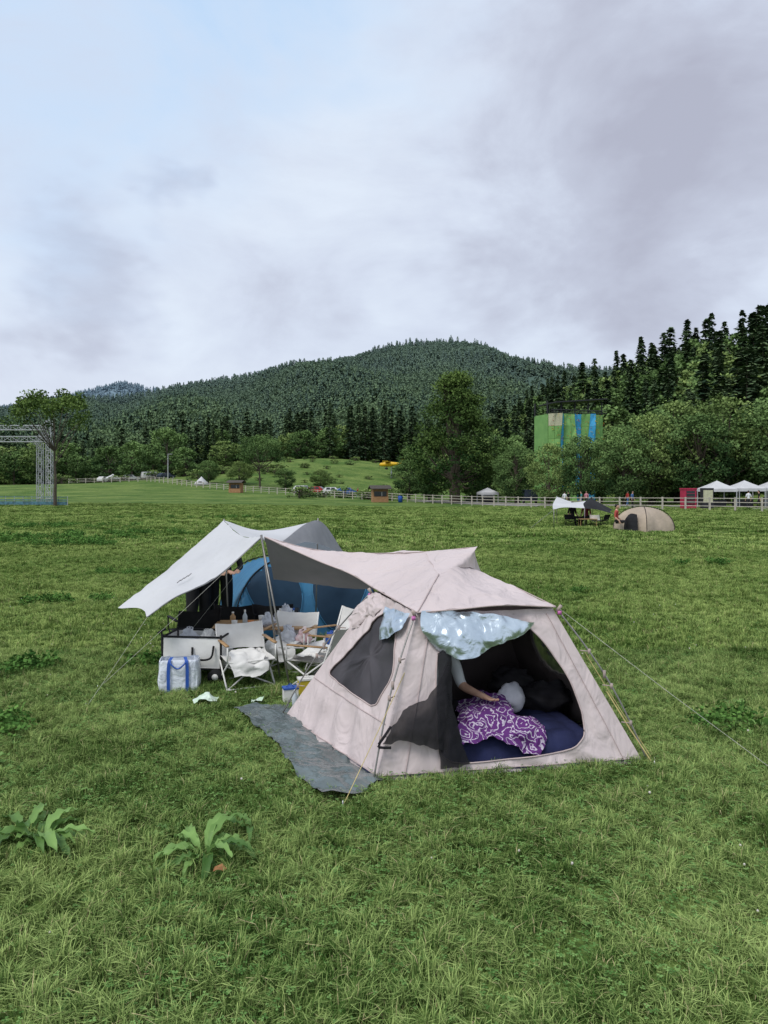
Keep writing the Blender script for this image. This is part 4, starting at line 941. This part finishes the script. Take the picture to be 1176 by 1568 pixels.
mb=MB(); mb.tube(cat([T((.02,-hy-.03,.40)),T((.04,-hy-.06,.30)),T((.14,-hy-.06,.27)),T((.24,-hy-.06,.30)),T((.26,-hy-.03,.42))],24),.011,0,8); mb.tube([T((-hx,0,.15)),T((-hx-.10,0,.3)),T((-hx-.10,0,.52))],.010,0,8); mb.tube([T((-hx-.10,-.1,.52)),T((-hx-.10,.1,.52))],.012,0,8); mb.obj('handles',[M_black],wg)
plasticbag(-2.2,8.35,.36,.12,M_pb,seed=6); plasticbag(-1.98,8.3,.38,.10,M_white,'cloth_bundle',7); plasticbag(-1.85,8.45,.36,.11,M_black,'black_bag',8)
# tote
tb=empty('tote_bag',(-2.17,7.75,0)); mb=MB(); MT=Matrix.Translation((-2.16,7.82,0))@Matrix.Rotation(R(8),4,'Z')
def T2(p): return MT@Vector(p)
NN=48
rings=[]
for z,k in((0,.96),(.02,1),(.07,1.02),(.12,1.03),(.18,1.02),(.24,1.0),(.30,.99),(.33,.98),(.335,.93)):
    r_=[]
    for j in range(NN+1):
        jj=j%NN; a=2*math.pi*jj/NN; cx_=math.copysign(abs(math.cos(a))**.35,math.cos(a)); sy_=math.copysign(abs(math.sin(a))**.35,math.sin(a))
        r_.append(T2((cx_*.205*k+.010*noise.noise(Vector((jj*.5,z*12,0))),sy_*.13*k+.022*noise.noise(Vector((jj*.5,z*11,2))),z+.02*noise.noise(Vector((jj*.2,0,5)))*(z/.33))))
    rings.append(r_)
mb.grid(np.array([[tuple(p) for p in r_] for r_ in rings]),0)
mb.grid(np.array([[tuple(T2((x,y,.29))) for x in(-.18,.18)] for y in(-.11,.11)]),0)
mb.obj('bag_body',[pm('woven_white_plastic',(.68,.72,.78),(.56,.60,.68),rough=.45,bump=.9,bscale=9,bdist=.03)],tb)
mb=MB()
for xx in(-.095,.095):
    P_=cat([(xx,-.150,.01),(xx,-.154,.12),(xx,-.150,.25),(xx*.9,-.142,.335),(xx*.7,-.10,.37)],20); G=np.array([[tuple(T2((p[0]-.017,p[1],p[2]))),tuple(T2((p[0]+.017,p[1],p[2])))] for p in P_]); mb.grid(G,0)
mb.tube([T2(p) for p in cat([(-.085,-.13,.335),(-.06,-.16,.30),(0,-.165,.26),(.06,-.16,.30),(.085,-.13,.335)],20)],.008,0,8)
mb.obj('blue_straps',[M_bl],tb)
def crate(x,y,nm,m1,m2,s):
    mb=MB(); mb.box((0,0,s*.5),(s*1.1,s*.8,s),0,.3); mb.box((0,0,s*1.02),(s*1.18,s*.88,s*.12),1,.3); mb.tube([(-s*.3,-s*.1,s*1.1),(0,-s*.1,s*1.35),(s*.3,-s*.1,s*1.1)],s*.04,1,6); mb.obj(nm,[m1,m2],None,False,(x,y,.02))
crate(-.93,7.35,'cooler_box',M_white,M_bl,.13); crate(-.80,7.62,'cooler_box',M_yel,M_white,.15); bottle(-.86,7.15,.02,.16,.03,M_clear,'drink_bottle')
mb=MB(); M_wet=pm('pale_green_wrap',(.40,.60,.36),(.6,.7,.62),rough=.4)
mb.grid(patch([[(-1.86,7.2,.05),(-1.76,7.18,.08),(-1.66,7.22,.05)],[(-1.88,7.28,.05),(-1.76,7.3,.10),(-1.64,7.28,.06)],[(-1.84,7.36,.05),(-1.77,7.38,.06),(-1.66,7.36,.05)]],20,20,.03,12),0); mb.grid(patch([[(-1.32,7.2,.05),(-1.2,7.18,.07)],[(-1.3,7.3,.05),(-1.18,7.28,.08)]],12,12,.02,14),0); mb.obj('plastic_wrapper',[M_wet])

# ------------------------------------------------------------ distant camp
M_tan=pm('tan_nylon',(.42,.34,.26),(.33,.27,.21),rough=.6,scale=2,bump=.6,bscale=4,bdist=.05)
tt=empty('dome_tent',(12.1,34.9,0)); mb=MB(); z_=gz(12.1,34.9)
Gt=dome(mb,12.25,34.9,.95,1.0,1.12,R(30),0,2.0); mb.v=[(a,b_,c+z_) for a,b_,c in mb.v]
for dg_ in (0,1): mb.tube([Gt[i,i if dg_==0 else 35-i]+np.array([0,0,z_+.015]) for i in range(36)],.016,1,5)
mb.obj('tent_shell',[M_tan,M_black],tt)
mb=MB(); mb.grid(patch([[(11.15,34.4,z_+.02),(11.35,34.0,z_+.03),(11.6,33.8,z_+.02)],[(11.2,34.4,z_+.5),(11.4,34.15,z_+.6),(11.65,34.0,z_+.5)],[(11.4,34.5,z_+.75),(11.5,34.35,z_+.82),(11.7,34.2,z_+.78)]],12,12),0); mb.obj('open_doorway',[M_black],tt)
ct=empty('canopy_tarp',(9.2,38.5,0)); mb=MB(); z_=gz(9.5,38.5)
mb.grid(patch([[(8.45,37.0,z_+.90),(9.1,37.3,z_+1.0),(10.2,37.6,z_+.95)],[(8.8,38.5,z_+1.15),(9.6,38.6,z_+1.2),(10.4,38.5,z_+1.2)],[(9.3,39.8,z_+1.5),(10.3,39.8,z_+1.2),(11.2,39.8,z_+1.35)]],24,24),0)
mb.grid(patch([[(10.2,37.6,z_+.94),(11.0,37.8,z_+.85),(12.2,37.8,z_+.50)],[(10.4,38.5,z_+1.19),(10.9,38.6,z_+1.2),(11.9,38.8,z_+.7)],[(11.2,39.8,z_+1.5),(11.3,39.8,z_+1.35),(12.3,39.8,z_+.8)]],20,20),1)
for p in((8.5,37.0,.9),(9.3,39.8,1.5),(11.2,39.8,1.48),(10.2,37.6,.95),(12.15,37.8,.55)): mb.tube([(p[0],p[1],z_),(p[0],p[1],z_+p[2]+.05)],.02,2,5)
mb.tube([(8.5,37,z_+.9),(7.2,36.4,z_)],.01,2,4); mb.obj('tarp_fabric',[M_tarp,M_black,M_pole],ct)
for i,(x,y) in enumerate(((9.6,38),(10.1,38.3),(10.9,38),(11.3,38.3))): 
    o=chair(x,y,i*1.3,M_black if i!=2 else M_white,M_black); o.location.z=gz(x,y)
mb=MB(); mb.box((0,0,.4),(.9,.5,.03),0); 
for a in(-.4,.4):
    for b2 in(-.2,.2): mb.tube([(a,b2,0),(a,b2,.4)],.015,0,5)
mb.obj('folding_camp_table',[M_wood],None,False,(10.4,37.8,gz(10.4,37.8)))

# ------------------------------------------------------------ fence, road
M_fence=pm('pale_fence_wood',(.50,.46,.40),(.38,.35,.30),scale=2,rough=.85)
FP=[(-75,176),(-54.5,170),(-38,150),(-15.8,130),(1.2,110),(17.4,80),(32.2,63),(52,50)]
def along(FP,step):
    out=[];
    for (x1,y1),(x2,y2) in zip(FP[:-1],FP[1:]):
        L_=math.hypot(x2-x1,y2-y1); n=max(1,int(L_/step))
        for i in range(n): out.append((x1+(x2-x1)*i/n,y1+(y2-y1)*i/n))
    out.append(FP[-1]); return out
pp=along(FP,2.2); mb=MB()
for x,y in pp: mb.box((x,y,gz(x,y)+.58),(.13,.13,1.25),0)
for (x1,y1),(x2,y2) in zip(pp[:-1],pp[1:]):
    for h in(.4,.75,1.1): mb.tube([(x1,y1,gz(x1,y1)+h),(x2,y2,gz(x2,y2)+h)],.035,0,5)
mb.obj('wooden_fence',[M_fence],smooth=False)
M_road=pm('pale_concrete_road',(.30,.29,.27),(.22,.21,.20),scale=.8,rough=.95,bump=.2,bscale=10)
P=np.array(along(FP[4:],1.5)); d=np.gradient(P,axis=0); nrm=np.stack([-d[:,1],d[:,0]],1); nrm/=np.linalg.norm(nrm,axis=1)[:,None]; nrm*=np.sign(nrm[:,1:2])
G=[]
for w_ in(2.5,4.5,6.5,8.5):
    q=P+nrm*w_; G.append(np.stack([q[:,0],q[:,1],g(q[:,0],q[:,1])+.03],1))
mb=MB(); mb.grid(np.array(G),0); mb.obj('road',[M_road])
mb=MB(); q=P+nrm*8.6; 
for a,b2 in zip(q[:-1],q[1:]): mb.tube([(a[0],a[1],gz(*a)+.06),(b2[0],b2[1],gz(*b2)+.06)],.08,0,4)
mb.obj('road_kerb',[M_road],smooth=False)

# ------------------------------------------------------------ climbing wall tower
M_cg=pm('green_panel',(.19,.38,.11),(.15,.32,.09),scale=1,rough=.6); M_cb=pm('blue_panel',(.07,.40,.70),(.055,.33,.60),scale=1,rough=.6); M_cream=pm('cream_panel',(.50,.50,.34),rough=.7)
CA=R(16)
cwb=empty('climbing_wall_tower',(29,111,0)); MC=Matrix.Translation((28.8,111,0))@Matrix.Rotation(CA,4,'Z')
def T3(p): return MC@Vector(p)
mb=MB(); W_=4.6; H_=13.0
cols=[0,0,1,0,0,1,1,0,1,1,0,0]; n=len(cols); xs=np.linspace(-W_,W_,n+1); dep=[0,-.5,-.9,-.3,-.8,-1.0,-.3,-.2,-.9,-1.1,-.3,-.3,0]
for i in range(n):
    for k in range(7):
        za,zb=H_*k/7,H_*(k+1)/7-.03; wv_=lambda i_,k_: dep[i_]*1.3*(1-.3*math.sin(k_*1.3+i_))
        da,db,dc,dd_=wv_(i,k),wv_(i+1,k),wv_(i,k+1),wv_(i+1,k+1)
        c=cols[i]
        if k==6 and i<2: c=2
        mb.add([T3((xs[i]+.02,da,za)),T3((xs[i+1]-.02,db,za)),T3((xs[i+1]-.02,dd_,zb)),T3((xs[i]+.02,dc,zb))],[(0,1,2,3)],c)
        rr_=random.Random(i*9+k)
        for _ in range(4):
            px=xs[i]+.1+rr_.random()*.6; pz=za+rr_.random()*1.7; mb.ell(T3((px,min(da,db)-.03,pz)),(.07,.05,.05),3+rr_.randint(0,1),6,4)
mb.box(T3((0,2.3,H_/2)),(2*W_,4.2,H_-.1),0,CA); mb.obj('climbing_panels',[M_cg,M_cb,M_cream,M_yel,M_red],cwb,False)
mb=MB()
for x in(-W_,-W_/2,0,W_/2,W_):
    for y in(.3,4.2): mb.tube([T3((x,y,H_-.1)),T3((x,y,H_+1.9))],.10,0,6)
mb.box(T3((.5,1.8,H_+2.0)),(2*W_-.5,5.4,.16),0,rot=Matrix.Rotation(CA,3,'Z')@Matrix.Rotation(R(-5),3,'Y'))
for y in(-1.0,.3): mb.tube([T3((-W_,y,H_+.5)),T3((W_,y,H_+.5))],.06,0,5); mb.tube([T3((-W_,y,H_+.15)),T3((W_,y,H_+.15))],.05,0,5)
mb.obj('roof_frame',[M_steel],cwb,False)

# ------------------------------------------------------------ stage truss
M_alu=pm('aluminium_truss',(.50,.51,.53),rough=.45,metal=.4)
tr=empty('stage_truss',(-36,82,0))
def truss(mb,p,q,w_,step,side=Vector((0,1,0))):
    p=Vector(p);q=Vector(q); d=(q-p).normalized(); u=d.cross(side).normalized()*w_/2; v=side.normalized()*w_/2; L_=(q-p).length; n=max(1,int(L_/step))
    cs=[u+v,u-v,-u-v,-u+v]
    for c in cs: mb.tube([p+c,q+c],.045,0,5)
    for i in range(n):
        a=p+d*L_*i/n; b2=p+d*L_*(i+1)/n
        for k in range(4):
            c1,c2=cs[k],cs[(k+1)%4]; mb.tube([a+(c1 if i%2 else c2),b2+(c2 if i%2 else c1)],.025,0,4,False); mb.tube([a+c1,a+c2],.025,0,4,False)
mb=MB(); zb=gz(-38,83)
xt=-38.0; truss(mb,(xt,84,zb),(xt,84,zb+9.6),.55,.6); truss(mb,(xt-2.0,86,zb),(xt-2.0,86,zb+7),.55,.6)
truss(mb,(xt-.4,84,zb+7.3),(xt-12,84,zb+7.3),.6,.9); truss(mb,(xt-.4,84,zb+8.6),(xt-12,84,zb+8.6),.5,.8); truss(mb,(xt,83.6,zb+9.2),(xt-2.2,85.4,zb+6.6),.4,.5)
truss(mb,(xt-12,84,zb),(xt-12,84,zb+9.6),.55,.6)
mb.obj('truss_frame',[M_alu],tr,False)
M_net=pm('blue_netting',(.10,.22,.28),(.05,.10,.12),scale=3,rough=.8)
mb=MB()
for i in range(16):
    x=-46+i*.95; y=76-.12*i; z=gz(x,y); mb.tube([(x,y,z),(x,y,z+1.0)],.03,1,5)
    if i<15:
        mb.box((x+.47,y-.06,z+.62),(.93,.03,.10),0); mb.box((x+.47,y-.06,z+.30),(.93,.03,.34),0); mb.box((x+.47,y-.06,z+.92),(.93,.03,.06),0)
mb.obj('barrier_netting',[M_net,M_alu],smooth=False)

# ------------------------------------------------------------ huts, marquees, booth, cars, plane
M_hut=pm('orange_brown_wood',(.40,.22,.11),(.28,.15,.07),scale=3,stretch=(1,1,6)); M_roof=pm('dark_roof',(.08,.07,.06),rough=.9); M_glass=pm('dark_glass',(.02,.025,.03),rough=.15,spec=.6)
def hut(x,y,w_,h,rz):
    e_=empty('ticket_kiosk',(x,y,gz(x,y))); z=gz(x,y); M=Matrix.Translation((x,y,z))@Matrix.Rotation(rz,4,'Z'); T=lambda p:M@Vector(p)
    mb=MB(); mb.box(T((0,0,h*.2)),(w_,w_*.8,h*.4),0,rz); mb.box(T((0,w_*.1,h*.5)),(w_*.98,w_*.58,h*.94),0,rz)
    for s in(-1,1): mb.box(T((s*w_*.46,-w_*.36,h*.5)),(.1,.1,h*.98),0,rz)
    mb.obj('walls',[M_hut],e_,False)
    mb=MB(); mb.box(T((0,-w_*.2,h*.62)),(w_*.8,.05,h*.36),0,rz); mb.box(T((w_*.1,-w_*.22,h*.62)),(.06,.06,h*.36),1,rz); mb.obj('window',[M_glass,M_white],e_,False)
    mb=MB(); q=w_*.68; mb.add([T((-q,-q*.9,h*.97)),T((q,-q*.9,h*.97)),T((q,0,h*1.2)),T((-q,0,h*1.2)),T((-q,q*.9,h*.97)),T((q,q*.9,h*.97)),T((-q,-q*.9,h*1.02)),T((q,-q*.9,h*1.02)),T((q,0,h*1.26)),T((-q,0,h*1.26)),T((-q,q*.9,h*1.02)),T((q,q*.9,h*1.02))],
      [(0,1,2,3),(3,2,5,4),(6,9,8,7),(9,10,11,8),(0,6,7,1),(4,5,11,10),(0,3,9,6),(3,4,10,9),(1,7,8,2),(2,8,11,5)],0); mb.obj('roof',[M_roof],e_,False)
hut(-.6,104.5,2.2,1.9,R(10)); hut(-27,135,2.2,1.8,R(-8))
mb=MB(); mb.tube([(0,0,0),(0,0,.9),(0,0,1.0)],[.3,.34,.2],0,12); mb.box((0,0,1.02),(.62,.62,.08),1); mb.obj('litter_bin',[M_bl,M_steel],None,True,(2.3,104,gz(2.3,104)),0)
def marquee(x,y,w_,h,rz=0):
    mb=MB()
    for a in(-1,1):
        for b2 in(-1,1): mb.tube([(a*w_/2,b2*w_/2,0),(a*w_/2,b2*w_/2,h)],.05,1,6)
    k=w_/2+.05; V=[(-k,-k,h),(k,-k,h),(k,k,h),(-k,k,h),(-k*.4,-k*.4,h+w_*.17),(k*.4,-k*.4,h+w_*.17),(k*.4,k*.4,h+w_*.17),(-k*.4,k*.4,h+w_*.17),(0,0,h+w_*.3)]
    mb.add(V,[(0,1,5,4),(1,2,6,5),(2,3,7,6),(3,0,4,7),(4,5,8),(5,6,8),(6,7,8),(7,4,8)],0)
    for i in range(4):
        a,b2=V[i],V[(i+1)%4]; mb.add([a,b2,(b2[0],b2[1],h-.3),(a[0],a[1],h-.3)],[(0,1,2,3)],0)
    mb.box((0,w_*.1,.4),(w_*.7,.6,.78),2)
    return mb.obj('marquee_tent',[M_tarp,M_alu,M_steel],None,False,(x,y,gz(x,y)),rz)
marquee(33.3,74,2.7,1.9); marquee(36.3,74.5,2.7,1.9,.1); marquee(39.5,75,2.8,1.9); marquee(14,100,2.2,1.5,.2)
marquee(-66,180,3.2,1.0,.3)
mb=MB(); mb.tube([(0,0,0),(0,0,.4),(0,0,1.5),(0,0,1.8)],[1.5,1.45,.3,.03],0,16); mb.box((0,-1.25,.4),(.6,.3,.8),1); mb.obj('bell_tent',[M_tarp,M_grey],None,True,(-38.5,156,gz(-38.5,156)))
mb=MB(); mb.box((0,0,.95),(1.15,.9,1.9),0); mb.box((0,-.46,1.1),(.85,.04,1.3),1); mb.box((0,0,1.95),(1.25,1.0,.12),0)
for k in range(4): mb.box((0,-.49,.55+k*.32),(.85,.02,.03),0)
mb.obj('vending_booth',[pm('pink_red_paint',(.45,.03,.08),rough=.4),M_glass],None,False,(29.0,70.5,gz(29,70.5)),.1)
mb=MB(); mb.box((0,0,1.0),(1.1,.5,2.0),0); mb.box((0,-.26,1.2),(.9,.03,1.2),1); mb.obj('notice_board',[M_steel,M_cream],None,False,(31.0,71,gz(31,71)))
M_tyre=pm('tyre',(.02,.02,.02),rough=.9)
def car(x,y,rz,m,van=False):
    mb=MB(); w_=.86
    pr=[(-2.1,.35),(-2.15,.75),(-1.95,1.0),(-1.45,1.42),(.35,1.45),(1.0,.98),(2.0,.82),(2.15,.6),(2.1,.35)] if not van else [(-2.2,.35),(-2.25,1.0),(-2.15,1.8),(1.2,1.85),(1.75,1.1),(2.2,.95),(2.25,.35)]
    n=len(pr); V=[(p[0],s*(w_ if p[1]<1.05 else w_*.84),p[1]) for s in(-1,1) for p in pr]
    mb.add(V,[tuple(range(n))[::-1],tuple(range(n,2*n))]+[(i,(i+1)%n,n+(i+1)%n,n+i) for i in range(n)],0)
    zt=1.36 if not van else 1.7
    for s in(-1,1):
        for xa,xb in((-1.35,-.55),(-.45,.35)): mb.add([(xa,s*(w_*.99),1.0),(xb+.05,s*(w_*.99),1.0),(xb-.1,s*(w_*.87),zt),(xa+.1,s*(w_*.87),zt)],[(0,1,2,3)],1)
    for xx in(-1.35,1.35):
        for s in(-1,1): mb.tube([(xx,s*.70,.33),(xx,s*.90,.33)],.33,2,16); mb.tube([(xx,s*.90,.33),(xx,s*.915,.33)],.19,3,12)
    mb.add([(.42,-.68,1.40),(.42,.68,1.40),(1.0,.76,1.02),(1.0,-.76,1.02)] if not van else [(1.25,-.68,1.78),(1.25,.68,1.78),(1.78,.76,1.15),(1.78,-.76,1.15)],[(0,3,2,1)],1)
    mb.v=[(a+(.012 if i>=len(mb.v)-4 else 0),b_,c+(.012 if i>=len(mb.v)-4 else 0)) for i,(a,b_,c) in enumerate(mb.v)]
    return mb.obj('parked_car',[m,M_glass,M_tyre,M_alu],None,False,(x,y,gz(x,y)+.03),rz)
M_cw=pm('white_car_paint',(.7,.7,.7),rough=.3); M_cr=pm('red_car_paint',(.35,.03,.03),rough=.3); M_cbk=pm('dark_car_paint',(.03,.04,.06),rough=.3); M_cbl=pm('blue_car_paint',(.05,.12,.35),rough=.3)
for i,(x,y,m) in enumerate([(-15.5,143,M_cw),(-12.5,141,M_cr),(-9.5,139,M_cw),(-6.8,137,M_cbl),(-63,184,M_cw),(-58,184,M_cw),(-53,180,M_cbk),(-70,186,M_cw),(14.5,103,M_cw),(19,98,M_cbk)]): car(x,y,R(-25+i*13),m,i%4==1 and i!=1)
M_yp=pm('yellow_paint',(.75,.46,.02),rough=.4); ae=empty('light_aeroplane',(2,190,gz(2,190))); za=gz(2,190)+5.2-3.2; M=Matrix.Translation((1.9,188,za+1.2))@Matrix.Rotation(R(170),4,'Z'); T=lambda p:M@Vector(p)
mb=MB(); mb.tube([T(p) for p in[(3.1,0,0),(2.8,0,0),(1.6,0,.05),(0,0,.1),(-2,0,.2),(-3,0,.3)]],[.12,.45,.6,.6,.28,.1],0,14)
mb.box(T((.9,0,.75)),(1.4,8.4,.12),0,R(170)); mb.box(T((-2.8,0,.35)),(.7,2.6,.08),0,R(170)); mb.add([T((-2.3,0,.3)),T((-3.2,0,.3)),T((-3.3,0,1.4)),T((-2.8,0,1.4)),T((-2.3,.06,.3)),T((-3.2,.06,.3)),T((-3.3,.06,1.4)),T((-2.8,.06,1.4))],[(0,1,2,3),(4,7,6,5),(0,3,7,4),(1,5,6,2),(3,2,6,7)],0)
mb.ell(T((.7,0,.5)),(.7,.4,.4),1); mb.box(T((3.15,0,0)),(.06,.16,2.0),2,R(170))
for s in(-1,1): mb.tube([T((1.2,s*.4,-.4)),T((1.3,s*.9,-1.0))],.05,2,6); mb.tube([T((1.3,s*.85,-1.0)),T((1.3,s*1.0,-1.0))],.25,2,12)
mb.obj('airframe',[M_yp,M_glass,M_steel],ae,True,sharp=40)
mb=MB(); mb.tube([(1.9,188,gz(1.9,188)-.2),(1.9,188,za+.8)],[.25,.15],0,8); mb.obj('pylon',[M_alu],ae)
mb=MB(); mb.tube([(0,0,0),(0,0,6)],[.14,.08],0,6); mb.box((.5,0,6),(1.1,.2,.1),0); mb.obj('street_lamp',[M_alu],None,False,(-52,178,gz(-52,178)))
print('done')
